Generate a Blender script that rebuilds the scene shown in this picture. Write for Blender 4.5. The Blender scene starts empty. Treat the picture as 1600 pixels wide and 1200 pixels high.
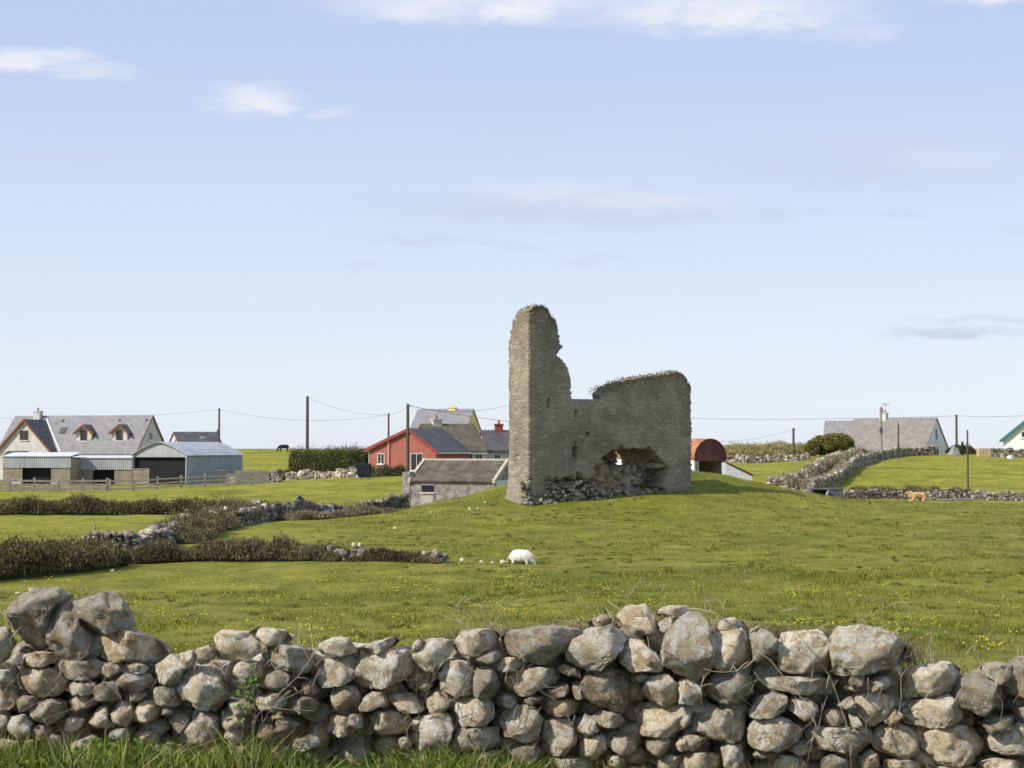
import bpy, bmesh, math, random
import numpy as np
from mathutils import Vector, noise, Matrix
R = math.radians
random.seed(7); rng = np.random.default_rng(7)
scene = bpy.context.scene
col = scene.collection

# ------------------------------------------------------------------ camera, sky, sun, exposure
F = 2537.0; CX, CY, HOR = 800.0, 600.0, 700.0
CAMZ = 4.0
PITCH = math.atan((HOR - CY) / F)
cam = bpy.data.cameras.new('camera'); camo = bpy.data.objects.new('camera', cam); col.objects.link(camo)
camo.location = (0, 0, CAMZ); camo.rotation_euler = (math.pi/2 + PITCH, 0, 0)
cam.sensor_width = 36; cam.lens = 36 * F / 1600; cam.clip_start = 0.5; cam.clip_end = 120000
scene.camera = camo
SUN_H = Vector((-0.89, -0.455)).normalized(); SUN_EL = R(39)
to_sun = Vector((SUN_H.x*math.cos(SUN_EL), SUN_H.y*math.cos(SUN_EL), math.sin(SUN_EL)))
sl = bpy.data.lights.new('sun', 'SUN'); sl.energy = 5.0; sl.angle = R(0.55); sl.color = (1.0, 0.93, 0.82)
so = bpy.data.objects.new('sun', sl); col.objects.link(so); so.rotation_euler = to_sun.to_track_quat('Z', 'Y').to_euler()
scene.view_settings.view_transform = 'Standard'; scene.view_settings.look = 'None'
scene.view_settings.exposure = 0.0; scene.view_settings.gamma = 1.0
scene.render.engine = 'CYCLES'
scene.cycles.pixel_filter_type = 'BLACKMAN_HARRIS'; scene.cycles.filter_width = 1.6

def ray(px, py):
    u = (px - CX) / F; v = (CY - py) / F
    Y = math.cos(PITCH) - v*math.sin(PITCH); Z = math.sin(PITCH) + v*math.cos(PITCH)
    return u/Y, Z/Y                                   # x per metre of y, z per metre of y
def W(px, py, d):
    a, b = ray(px, py); return Vector((a*d, d, CAMZ + b*d))
def U(px, py=720): return ray(px, py)[0]

world = bpy.data.worlds.new('World'); scene.world = world; world.use_nodes = True
nt = world.node_tree; nt.nodes.clear()
class NB:
    def __init__(s, t): s.t = t
    def n(s, typ, **k):
        x = s.t.nodes.new(typ)
        for a, b in k.items(): setattr(x, a, b)
        return x
    def put(s, sock, v):
        if isinstance(v, bpy.types.NodeSocket): s.t.links.new(v, sock)
        elif v is not None: sock.default_value = v
    def math(s, op, a, b=None, c=None, clamp=False):
        x = s.n('ShaderNodeMath', operation=op, use_clamp=clamp)
        s.put(x.inputs[0], a); s.put(x.inputs[1], b)
        if c is not None: s.put(x.inputs[2], c)
        return x.outputs[0]
    def mix(s, f, a, b, typ='MIX'):
        x = s.n('ShaderNodeMix', data_type='RGBA', blend_type=typ)
        s.put(x.inputs[0], f); s.put(x.inputs[6], a); s.put(x.inputs[7], b)
        return x.outputs[2]
    def noise(s, vec, scale, detail=4, rough=0.55, dist=0.0):
        x = s.n('ShaderNodeTexNoise'); s.put(x.inputs['Vector'], vec)
        x.inputs['Scale'].default_value = scale; x.inputs['Detail'].default_value = detail
        x.inputs['Roughness'].default_value = rough; x.inputs['Distortion'].default_value = dist
        return x.outputs['Fac']
    def smooth(s, v, lo, hi, a=0.0, b=1.0):
        x = s.n('ShaderNodeMapRange', interpolation_type='SMOOTHSTEP')
        s.put(x.inputs[0], v); x.inputs[1].default_value = lo; x.inputs[2].default_value = hi
        x.inputs[3].default_value = a; x.inputs[4].default_value = b
        return x.outputs[0]
w = NB(nt)
tc = w.n('ShaderNodeTexCoord'); sep = w.n('ShaderNodeSeparateXYZ'); nt.links.new(tc.outputs['Generated'], sep.inputs[0])
zc = w.math('MAXIMUM', sep.outputs[2], 0.004)
cmb = w.n('ShaderNodeCombineXYZ'); nt.links.new(sep.outputs[0], cmb.inputs[0]); nt.links.new(sep.outputs[1], cmb.inputs[1]); nt.links.new(zc, cmb.inputs[2])
sky = w.n('ShaderNodeTexSky', sky_type='NISHITA'); sky.sun_disc = False
sky.sun_elevation = SUN_EL; sky.sun_rotation = math.atan2(SUN_H.x, SUN_H.y)
sky.altitude = 0; sky.air_density = 1.0; sky.dust_density = 0.6; sky.ozone_density = 2.5
nt.links.new(cmb.outputs[0], sky.inputs['Vector'])
SKYS = 0.125
# cloud streaks: soft-edged banks at fixed bearings and heights in the sky
yy = w.math('MAXIMUM', sep.outputs[1], 0.05)
uu = w.math('DIVIDE', sep.outputs[0], yy); vv = w.math('DIVIDE', sep.outputs[2], yy)
cv = w.n('ShaderNodeCombineXYZ'); nt.links.new(w.math('MULTIPLY', uu, 9.0), cv.inputs[0]); nt.links.new(w.math('MULTIPLY', vv, 34.0), cv.inputs[1])
n1 = w.noise(cv.outputs[0], 2.2, 6, 0.55, 0.3)
cv2 = w.n('ShaderNodeCombineXYZ'); nt.links.new(w.math('MULTIPLY', uu, 16.0), cv2.inputs[0]); nt.links.new(w.math('MULTIPLY', vv, 40.0), cv2.inputs[1])
n2 = w.noise(cv2.outputs[0], 1.6, 7, 0.6, 0.2)
wu = w.math('MULTIPLY_ADD', w.math('SUBTRACT', n1, 0.5), 0.05, uu)
wv = w.math('MULTIPLY_ADD', w.math('SUBTRACT', n2, 0.5), 0.018, vv)
def bank(cx, cy, hx, hy, s):
    a, b = ray(cx, cy)
    du = w.math('DIVIDE', w.math('SUBTRACT', wu, a), hx/F); dv = w.math('DIVIDE', w.math('SUBTRACT', wv, b), hy/F)
    r = w.math('SQRT', w.math('ADD', w.math('MULTIPLY', du, du), w.math('MULTIPLY', dv, dv)))
    return w.math('MULTIPLY', w.smooth(r, 1.25, 0.25), s)
def acc(lst):
    o = None
    for b in lst:
        m = bank(*b); o = m if o is None else w.math('MAXIMUM', o, m)
    return o
white = acc([(760, 6, 270, 38, 1.0), (1130, 18, 260, 40, .95), (1330, 52, 90, 22, .45), (1560, -8, 130, 16, .8), (40, 94, 120, 22, 1.0), (150, 108, 90, 14, .5),
             (392, 156, 82, 30, .95), (525, 178, 40, 12, .4), (850, 300, 130, 20, .42), (1010, 314, 160, 18, .40), (1480, 248, 120, 26, .25)])
grey = acc([(900, 326, 380, 38, .75), (1200, 332, 160, 10, .6), (640, 374, 150, 10, .6), (790, 382, 80, 7, .5), (935, 409, 66, 11, .65), (560, 415, 46, 8, .5), (1490, 520, 130, 12, .95), (1540, 500, 130, 8, .7),
            (1380, 250, 320, 60, .75), (820, 208, 110, 20, .3), (1050, 200, 60, 14, .3), (110, 243, 150, 11, .5), (1400, 334, 70, 7, .4), (1590, 360, 50, 9, .5), (590, 308, 80, 10, .3)])
nz = w.smooth(n2, 0.30, 0.62)
white = w.math('MULTIPLY', white, w.math('MULTIPLY_ADD', nz, 0.5, 0.5), clamp=True)
grey = w.math('MULTIPLY', grey, w.math('MULTIPLY_ADD', nz, 0.6, 0.35), clamp=True)
skyc = w.mix(1.0, sky.outputs[0], (SKYS, SKYS, SKYS, 1), 'MULTIPLY')
# thin high veil that pales the blue
elev = w.smooth(vv, 0.0, 0.30)
veil = w.mix(elev, (0.845, 0.91, 1.03, 1), (0.575, 0.69, 0.955, 1))
skyc = w.mix(0.80, skyc, veil)
skyc = w.mix(w.math('MULTIPLY', grey, 0.95), skyc, (0.60, 0.66, 0.81, 1))
skyc = w.mix(w.math('MULTIPLY', white, 0.82), skyc, (0.93, 0.92, 0.96, 1))
bg = w.n('ShaderNodeBackground'); nt.links.new(skyc, bg.inputs[0]); bg.inputs[1].default_value = 1.0
wo = w.n('ShaderNodeOutputWorld'); nt.links.new(bg.outputs[0], wo.inputs[0])

# ------------------------------------------------------------------ helpers
def tag(o, label=None, cat=None, group=None, kind=None):
    if label: o['label'] = label
    if cat: o['category'] = cat
    if group: o['group'] = group
    if kind: o['kind'] = kind
    return o
def root(name, loc, rz, label, cat, group=None):
    o = bpy.data.objects.new(name, None); col.objects.link(o); o.empty_display_size = 0.3
    o.location = loc; o.rotation_euler = (0, 0, rz)
    return tag(o, label, cat, group)
def link(name, me, m, parent=None, smooth=False):
    o = bpy.data.objects.new(name, me); col.objects.link(o)
    if m is not None: me.materials.append(m)
    if parent is not None: o.parent = parent
    if smooth: me.polygons.foreach_set('use_smooth', [True]*len(me.polygons))
    return o
def obj(name, bm, m, parent=None, smooth=False):
    me = bpy.data.meshes.new(name); bmesh.ops.recalc_face_normals(bm, faces=bm.faces)
    bm.to_mesh(me); bm.free(); return link(name, me, m, parent, smooth)
def npmesh(name, V, Fc, m, parent=None, colr=None, smooth=False):
    """V (n,3); Fc (k,s) int"""
    me = bpy.data.meshes.new(name)
    V = np.asarray(V, dtype=np.float32); Fc = np.asarray(Fc, dtype=np.int32); k, s = Fc.shape
    me.vertices.add(len(V)); me.vertices.foreach_set('co', V.ravel())
    me.loops.add(k*s); me.loops.foreach_set('vertex_index', Fc.ravel())
    me.polygons.add(k); me.polygons.foreach_set('loop_start', np.arange(0, k*s, s, dtype=np.int32))
    me.polygons.foreach_set('loop_total', np.full(k, s, dtype=np.int32))
    if smooth: me.polygons.foreach_set('use_smooth', np.ones(k, dtype=bool))
    me.update(calc_edges=True)
    if colr is not None:
        a = me.color_attributes.new('tone', 'FLOAT_COLOR', 'POINT')
        c = np.ones((len(V), 4), dtype=np.float32); c[:, :3] = colr; a.data.foreach_set('color', c.ravel())
    return link(name, me, m, parent)
def box(bm, x0, x1, y0, y1, z0, z1):
    v = [bm.verts.new(p) for p in ((x0,y0,z0),(x1,y0,z0),(x1,y1,z0),(x0,y1,z0),(x0,y0,z1),(x1,y0,z1),(x1,y1,z1),(x0,y1,z1))]
    for f in ((0,3,2,1),(4,5,6,7),(0,1,5,4),(1,2,6,5),(2,3,7,6),(3,0,4,7)): bm.faces.new([v[i] for i in f])
def prism(bm, pts, ax, a, b):
    """extrude a polygon. ax='y': pts are (x,z) from y=a to b; ax='x': pts are (y,z)"""
    mk = (lambda p, t: (p[0], t, p[1])) if ax == 'y' else (lambda p, t: (t, p[0], p[1]))
    A = [bm.verts.new(mk(p, a)) for p in pts]; B = [bm.verts.new(mk(p, b)) for p in pts]
    bm.faces.new(A[::-1]); bm.faces.new(B)
    n = len(pts)
    for i in range(n): bm.faces.new((A[i], A[(i+1) % n], B[(i+1) % n], B[i]))
def boxo(name, dims, m, parent, bev=0.0):
    bm = bmesh.new(); box(bm, *dims)
    if bev: bmesh.ops.bevel(bm, geom=bm.edges[:], offset=bev, segments=2, affect='EDGES')
    return obj(name, bm, m, parent)
def prismo(name, pts, ax, a, b, m, parent):
    bm = bmesh.new(); prism(bm, pts, ax, a, b); return obj(name, bm, m, parent)
def tube(bm, P, r0, r1=None, seg=6):
    if r1 is None: r1 = r0
    P = [Vector(p) for p in P]; rings = []; n = len(P)
    for i, p in enumerate(P):
        t = (P[min(i+1, n-1)] - P[max(i-1, 0)]).normalized()
        s = t.cross(Vector((0.13, 0.9, 0.35))); s = s.normalized() if s.length > 1e-4 else Vector((1, 0, 0)); q = t.cross(s)
        r = r0 + (r1-r0)*i/max(1, n-1)
        rings.append([bm.verts.new(p + (s*math.cos(2*math.pi*k/seg) + q*math.sin(2*math.pi*k/seg))*r) for k in range(seg)])
    for a, b in zip(rings, rings[1:]):
        for k in range(seg): bm.faces.new((a[k], a[(k+1) % seg], b[(k+1) % seg], b[k]))
    bm.faces.new(rings[0][::-1]); bm.faces.new(rings[-1])
def c4(c): return (c[0], c[1], c[2], 1.0)
MATS = {}
def M(name, c1, c2=None, scale=2.0, rough=0.85, bump=0.0, bscale=None, metal=0.0, lo=0.35, hi=0.65, ribs=None, courses=None, spec=0.3, tone=False, trans=0.0, weather=True):
    if name in MATS: return MATS[name]
    m = bpy.data.materials.new(name); m.use_nodes = True; t = m.node_tree; t.nodes.clear(); b = NB(t)
    tcn = b.n('ShaderNodeTexCoord'); vec = tcn.outputs['Object']
    p = b.n('ShaderNodeBsdfPrincipled'); out = b.n('ShaderNodeOutputMaterial')
    p.inputs['Roughness'].default_value = rough; p.inputs['Metallic'].default_value = metal
    p.inputs['Specular IOR Level'].default_value = spec
    nz = b.noise(vec, scale, 6, 0.6)
    c = b.mix(b.smooth(nz, lo, hi), c4(c1), c4(c2 if c2 else c1))
    if weather and not tone:
        mw = b.n('ShaderNodeMapping'); t.links.new(vec, mw.inputs[0]); mw.inputs['Scale'].default_value = (2.2, 2.2, .35)
        c = b.mix(b.math('MULTIPLY', b.smooth(b.noise(mw.outputs[0], 1.6, 7, .7), .48, .68), .38), c, c4([k*.45+.01 for k in c1]))
    h = None
    if ribs:                                   # corrugation
        sx = b.n('ShaderNodeSeparateXYZ'); t.links.new(vec, sx.inputs[0])
        ax, per = ribs
        s = b.math('SINE', b.math('MULTIPLY', sx.outputs[ax], 2*math.pi/per))
        h = b.math('MULTIPLY', s, 0.5)
    if courses:
        sx = b.n('ShaderNodeSeparateXYZ'); t.links.new(vec, sx.inputs[0])
        br = b.n('ShaderNodeTexBrick'); cb = b.n('ShaderNodeCombineXYZ')
        t.links.new(b.math('ADD', sx.outputs[0], b.math('MULTIPLY', sx.outputs[1], 0.31)), cb.inputs[0]); t.links.new(sx.outputs[2], cb.inputs[1]); t.links.new(cb.outputs[0], br.inputs[0])
        br.inputs['Scale'].default_value = 1.0; br.inputs['Brick Width'].default_value = courses[0]; br.inputs['Row Height'].default_value = courses[1]
        br.inputs['Mortar Size'].default_value = courses[2]; br.inputs['Color1'].default_value = (1, 1, 1, 1); br.inputs['Color2'].default_value = (.82, .82, .82, 1); br.inputs['Mortar'].default_value = (.62, .62, .62, 1)
        c = b.mix(1.0, c, br.outputs[0], 'MULTIPLY'); h = b.math('SUBTRACT', 1.0, br.outputs['Fac'])
    if tone:
        at = b.n('ShaderNodeAttribute', attribute_name='tone'); c = b.mix(1.0, c, at.outputs['Color'], 'MULTIPLY')
    b.put(p.inputs['Base Color'], c)
    if bump or h is not None:
        bp = b.n('ShaderNodeBump'); bp.inputs['Distance'].default_value = 0.05; bp.inputs['Strength'].default_value = max(bump, 0.5 if h is not None else 0)
        nb = b.noise(vec, bscale or scale*6, 6, 0.65)
        if h is not None: nb = b.math('ADD', h, b.math('MULTIPLY', nb, 0.5))
        b.put(bp.inputs['Height'], nb); t.links.new(bp.outputs[0], p.inputs['Normal'])
    if trans:
        tr = b.n('ShaderNodeBsdfTranslucent'); b.put(tr.inputs[0], c); ms = b.n('ShaderNodeMixShader'); ms.inputs[0].default_value = trans
        t.links.new(p.outputs[0], ms.inputs[1]); t.links.new(tr.outputs[0], ms.inputs[2]); t.links.new(ms.outputs[0], out.inputs[0])
    else: t.links.new(p.outputs[0], out.inputs[0])
    MATS[name] = m; return m

# ------------------------------------------------------------------ terrain
def zat(py, d): return W(0, py, d).z
CP = []
def cp(px, d, z=None, py=None):
    CP.append((U(px, py or 720)*d, d, z if z is not None else zat(py, d)))
for x in (-60, -20, 0, 20, 60):
    CP.append((x, -40, 2.4)); CP.append((x, 0, 2.4)); CP.append((x, 6, 2.0))
for x, z in ((-14, 1.25), (-5, 1.16), (0, 1.02), (5, .90), (14, .85)):
    CP.append((x, 12.5, z-.1)); CP.append((x, 15.2, z)); CP.append((x, 20, .75)); CP.append((x, 28, .25))
for px in (-300, 0, 400, 800, 1200, 1600, 1900):
    cp(px, 38, z=0.0); cp(px, 50, z=0.0)
for px in (-300, 0, 200, 420): cp(px, 62, z=0.0)
for px in (-300, 0, 200, 400): cp(px, 80, z=0); cp(px, 97, z=0)
for px in (1300, 1600, 1900): cp(px, 70, z=.0); cp(px, 95, z=.05)
for px in (800, 1000): cp(px, 62, z=.0)
cp(-300, 125, z=0); cp(0, 125, z=0); cp(250, 125, z=.1); cp(420, 125, z=.25); cp(540, 120, z=.15)
cp(-300, 150, z=0); cp(0, 150, py=768); cp(200, 150, py=767); cp(400, 150, py=757); cp(520, 150, py=753); cp(600, 148, py=748)
cp(0, 185, z=0.0); cp(200, 185, z=.1); cp(330, 185, z=.3); cp(600, 163, py=743); cp(700, 170, z=1.3)
cp(450, 175, py=752); cp(560, 175, py=749); cp(400, 210, py=730); cp(500, 210, py=728)
cp(-300, 230, z=1.0); cp(0, 230, z=1.0); cp(200, 230, z=1.6)
for px in (340, 400, 450, 520): cp(px, 255, py=703.5)
cp(700, 230, z=2.6); cp(850, 200, z=1.8)
cp(-300, 300, z=2); cp(0, 300, z=2.2); cp(400, 320, z=3.0); cp(800, 300, z=2.6); cp(1200, 300, z=3.0); cp(1600, 300, z=3.0); cp(1900, 300, z=3.0)
# the mound
cp(560, 72, py=846); cp(640, 93, py=803); cp(700, 98, py=783); cp(750, 100, py=771); cp(795, 101, py=758)
cp(826, 95, py=792); cp(760, 90, py=800); cp(700, 82, py=822)
cp(900, 90, py=803); cp(900, 78, z=0.02); cp(1080, 99.5, py=777); cp(1000, 96, py=788); cp(1100, 96, py=789)
cp(1000, 108, z=2.5); cp(900, 107, z=2.2); cp(1095, 106, py=741); cp(1150, 106, py=748); cp(1200, 106, py=760); cp(1300, 110, py=778)
cp(1200, 97, py=800); cp(1250, 100, py=795); cp(1400, 117, py=784); cp(1600, 119, py=787)
cp(1080, 80, z=.05); cp(1200, 84, z=.05)
cp(640, 104, py=806); cp(600, 115, py=797); cp(640, 122, z=-.45); cp(700, 108, py=786); cp(730, 120, z=-.2); cp(700, 118, z=-.3); cp(800, 122, z=.2); cp(900, 125, z=.4); cp(1050, 126, z=.5); cp(1110, 128, z=.4); cp(1180, 128, z=.2)
# right fields
cp(1250, 138, py=766); cp(1330, 134, py=776); cp(1450, 134, py=778); cp(1600, 134, py=782); cp(1900, 134, z=0)
cp(1200, 150, py=756); cp(1130, 150, py=760); cp(1200, 195, py=723); cp(1130, 195, py=723); cp(1290, 175, py=730); cp(1300, 200, py=714)
cp(1350, 150, py=762); cp(1450, 150, py=765); cp(1600, 150, py=767)
for px in (1350, 1450, 1550, 1650, 1900): cp(px, 200, py=712); cp(px, 175, py=731)
cp(1200, 225, py=712); cp(1400, 235, z=3.1); cp(1600, 235, z=3.1)
CPa = np.array(CP)
def tps_k(r2): return np.where(r2 > 1e-9, r2*np.log(np.maximum(r2, 1e-9)), 0)*0.5
S = 50.0
_p = CPa[:, :2]/S; _n = len(_p)
_K = tps_k(((_p[:, None]-_p[None])**2).sum(-1)) + np.eye(_n)*2e-4
_P = np.c_[np.ones(_n), _p]
_A = np.block([[_K, _P], [_P.T, np.zeros((3, 3))]])
_w = np.linalg.solve(_A, np.r_[CPa[:, 2], 0, 0, 0])
_wv = [(rng.normal(size=2), rng.uniform(0, 6.28)) for _ in range(24)]
def wob(x, y, sc):
    s = 0
    for (k, ph) in _wv: s = s + np.sin((k[0]*x + k[1]*y)/sc + ph)
    return s/math.sqrt(24)
def H(x, y):
    x = np.atleast_1d(np.asarray(x, float)); y = np.atleast_1d(np.asarray(y, float))
    xe = np.clip(x, -140, 140); ye = np.clip(y, -40, 310)
    o = np.empty(len(x))
    for i in range(0, len(x), 20000):
        q = np.c_[xe[i:i+20000], ye[i:i+20000]]/S
        o[i:i+20000] = tps_k(((q[:, None]-_p[None])**2).sum(-1)) @ _w[:_n] + _w[_n] + q @ _w[_n+1:]
    o = np.clip(o, -0.6, 4.2)
    o += 0.055*wob(x, y, 1.9)*np.clip((y-20)/20, 0, 1) + 0.026*wob(y, x, .7)*np.clip((y-18)/20, 0, 1)
    rr = np.hypot(x, np.maximum(y, 0)); k = np.clip((rr-310)/260, 0, 1); k = k*k*(3-2*k)
    return o*(1-k) - 45*k
def h1(x, y): return float(H([x], [y])[0])
ys = np.r_[np.linspace(-120, 8, 12), np.geomspace(10, 330, 430), np.geomspace(340, 900, 12)]
tt = np.linspace(-1, 1, 300)
X = []; Y = []
for y in ys:
    hw = max(0.42*max(y, 0)+14, 16)
    xs = np.sign(tt)*(np.abs(tt)*hw*0.9 + np.abs(tt)**9*(900-hw*.9))
    X.append(xs); Y.append(np.full(len(tt), y))
X = np.array(X); Y = np.array(Y); ny, nx = X.shape
Z = H(X.ravel(), Y.ravel())
idx = np.arange(ny*nx).reshape(ny, nx)
fc = np.stack([idx[:-1, :-1], idx[:-1, 1:], idx[1:, 1:], idx[1:, :-1]], -1).reshape(-1, 4)

def ground_mat():
    m = bpy.data.materials.new('pasture'); m.use_nodes = True; t = m.node_tree; t.nodes.clear(); b = NB(t)
    tcn = b.n('ShaderNodeTexCoord'); v = tcn.outputs['Object']; p = b.n('ShaderNodeBsdfPrincipled'); out = b.n('ShaderNodeOutputMaterial')
    sx = b.n('ShaderNodeSeparateXYZ'); t.links.new(v, sx.inputs[0])
    mp = b.n('ShaderNodeMapping'); t.links.new(v, mp.inputs[0]); mp.inputs['Scale'].default_value = (1, 0.75, 1)
    vs = mp.outputs[0]
    big = b.noise(vs, 0.07, 5, 0.6, 0.4); mid = b.noise(vs, 0.5, 6, 0.65, 0.5); fine = b.noise(v, 5.0, 6, 0.7); tuft = b.noise(vs, 1.6, 7, 0.7, 0.6)
    near = b.mix(b.smooth(mid, .35, .65), (0.145, 0.158, 0.017, 1), (0.235, 0.225, 0.038, 1))
    far = b.mix(b.smooth(mid, .35, .65), (0.208, 0.212, 0.018, 1), (0.305, 0.290, 0.042, 1))
    # the grazed back pastures are a yellower sward than the meadow
    yn = b.math('MULTIPLY_ADD', b.math('SUBTRACT', big, .5), 14.0, sx.outputs[1])
    c = b.mix(b.smooth(yn, 112, 132), near, far)
    lf = b.math('MULTIPLY', b.smooth(yn, 60, 76), b.smooth(b.math('DIVIDE', sx.outputs[0], b.math('MAXIMUM', sx.outputs[1], 1.0)), -0.095, -0.135))
    c = b.mix(b.math('MULTIPLY', lf, .75), c, far)
    c = b.mix(b.math('MULTIPLY', b.smooth(big, .5, .72), .45), c, (0.19, 0.175, 0.055, 1))
    c = b.mix(b.math('MULTIPLY', b.smooth(tuft, .53, .66), .75), c, (0.062, 0.078, 0.008, 1))
    c = b.mix(b.math('MULTIPLY', b.smooth(tuft, .44, .28), .45), c, (0.32, 0.29, 0.075, 1))
    c = b.mix(b.math('MULTIPLY', b.smooth(fine, .5, .75), .45), c, (0.085, 0.090, 0.008, 1))
    pm_ = b.n('ShaderNodeMapping'); t.links.new(v, pm_.inputs[0]); pm_.inputs['Scale'].default_value = (.5, 1.0, 1)
    c = b.mix(b.math('MULTIPLY', b.smooth(b.noise(pm_.outputs[0], .16, 7, .65, .8), .50, .64), .50), c, (0.072, 0.100, 0.010, 1))
    b.put(p.inputs['Base Color'], c); p.inputs['Roughness'].default_value = 0.95; p.inputs['Specular IOR Level'].default_value = 0.15
    bp = b.n('ShaderNodeBump'); bp.inputs['Strength'].default_value = 0.9; bp.inputs['Distance'].default_value = 0.12
    b.put(bp.inputs['Height'], b.math('ADD', b.math('MULTIPLY', tuft, 1.2), b.math('MULTIPLY', fine, .5))); t.links.new(bp.outputs[0], p.inputs['Normal'])
    t.links.new(p.outputs[0], out.inputs[0]); return m
GM = ground_mat()
g = npmesh('ground', np.c_[X.ravel(), Y.ravel(), Z], fc, GM, smooth=True); tag(g, kind='structure')
bm = bmesh.new(); bmesh.ops.create_circle(bm, cap_ends=True, radius=90000, segments=96)
sea = obj('sea', bm, M('sea_water', (0.10, 0.17, 0.24), (0.13, 0.2, 0.27), 0.01, 0.35, spec=.5)); sea.location = (0, 0, -30); tag(sea, kind='structure')

# ------------------------------------------------------------------ materials
RED = M('red_render', (0.36, 0.115, 0.085), (0.41, 0.14, 0.105), 1.2, .85, .15)
CREAM = M('cream_render', (0.56, 0.53, 0.475), (0.65, 0.62, 0.57), 1.5, .9, .15)
WHITE = M('white_render', (0.74, 0.73, 0.70), (0.80, 0.79, 0.77), 1.5, .9, .12)
YELLOW = M('yellow_render', (0.74, 0.62, 0.20), (0.80, 0.69, 0.28), 1.5, .9)
GREYW = M('grey_cement_wall', (0.17, 0.155, 0.135), (0.34, 0.315, 0.28), 2.2, .95, .5, 6)
TANW = M('tan_blockwork', (0.33, 0.275, 0.205), (0.42, 0.355, 0.27), 1.4, .95, .3, courses=(.45, .22, .012))
SLATE = M('grey_slate', (0.255, 0.24, 0.245), (0.31, 0.295, 0.30), .9, .7, .3, courses=(.35, .26, .012), spec=.4)
DSLATE = M('dark_slate', (0.080, 0.076, 0.074), (0.115, 0.11, 0.108), .9, .6, .3, courses=(.35, .26, .012), spec=.4)
BROWNR = M('weathered_brown_slate', (0.115, 0.098, 0.072), (0.165, 0.145, 0.11), .8, .9, .3, courses=(.35, .26, .012))
OLDR = M('old_asbestos_roof', (0.080, 0.066, 0.050), (0.150, 0.128, 0.102), 1.3, .95, .4, ribs=(0, .16))
TILER = M('grey_brown_tile', (0.255, 0.225, 0.205), (0.30, 0.27, 0.25), .8, .85, .3, courses=(.35, .28, .012))
WOODT = M('stained_timber_trim', (0.20, 0.075, 0.03), (0.26, 0.10, 0.045), 3, .6)
TEAL = M('teal_paint', (0.02, 0.19, 0.17), (0.03, 0.22, 0.20), 3, .5)
LEAD = M('pale_metal_flashing', (0.62, 0.63, 0.66), None, 3, .5)
GLASS = M('window_glass', (0.02, 0.022, 0.025), (0.04, 0.042, 0.05), 1, .12, spec=.6)
FRAMEW = M('white_frame', (0.72, 0.71, 0.68), None, 2, .5)
FRAMEB = M('brown_frame', (0.16, 0.09, 0.05), None, 2, .5)
GALV = M('galvanised_sheet', (0.36, 0.37, 0.385), (0.46, 0.47, 0.48), .7, .55, .3, ribs=(0, .22), metal=.15, spec=.4)
GALVY = M('galvanised_roof', (0.40, 0.41, 0.42), (0.52, 0.525, 0.53), .7, .5, .3, ribs=(1, .22), metal=.15, spec=.4)
GALVS = M('galvanised_side', (0.27, 0.30, 0.34), (0.33, 0.36, 0.40), .7, .6, .3, ribs=(1, .22), metal=.1, spec=.4)
RUSTR = M('rusty_red_roof', (0.32, 0.095, 0.045), (0.46, 0.22, 0.13), .9, .85, .4, ribs=(1, .2))
RUSTF = M('rusty_red_sheet', (0.12, 0.045, 0.04), (0.17, 0.065, 0.055), .9, .85, .3, ribs=(0, .2))
DARKIN = M('black_parts_and_shade', (0.012, 0.012, 0.015), (0.018, 0.018, 0.022), 1, .9)  # black fittings, and the painted shade inside shed and barn openings
POLE = M('creosoted_pole', (0.085, 0.065, 0.05), (0.13, 0.10, 0.08), 2, .85, .3)
POLEP = M('weathered_post', (0.25, 0.22, 0.19), (0.34, 0.31, 0.27), 3, .9, .3)
WIRE = M('cable_metal', (0.10, 0.10, 0.11), None, 2, .5)
TANK = M('dark_plastic', (0.018, 0.024, 0.034), (0.026, 0.032, 0.042), 2, .45)
CHIMR = M('red_brick_chimney', (0.25, 0.06, 0.05), (0.31, 0.085, 0.07), 4, .85)
POTR = M('terracotta', (0.30, 0.10, 0.06), None, 3, .8)
CONC = M('concrete', (0.22, 0.215, 0.205), (0.31, 0.30, 0.285), 1.3, .9, .4)
BLUEP = M('blue_plastic', (0.02, 0.06, 0.22), (0.03, 0.08, 0.27), 2, .5)
LEAF = M('leaves', (0.9, 0.9, 0.9), (1.05, 1.05, 1.05), 3, .8, tone=True, trans=.25, spec=.15)
TWIG = M('dry_twig', (0.30, 0.24, 0.17), (0.42, 0.36, 0.27), 9, .85)
DTWIG = M('dark_twig', (0.10, 0.075, 0.055), (0.16, 0.12, 0.09), 9, .85)

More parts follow.
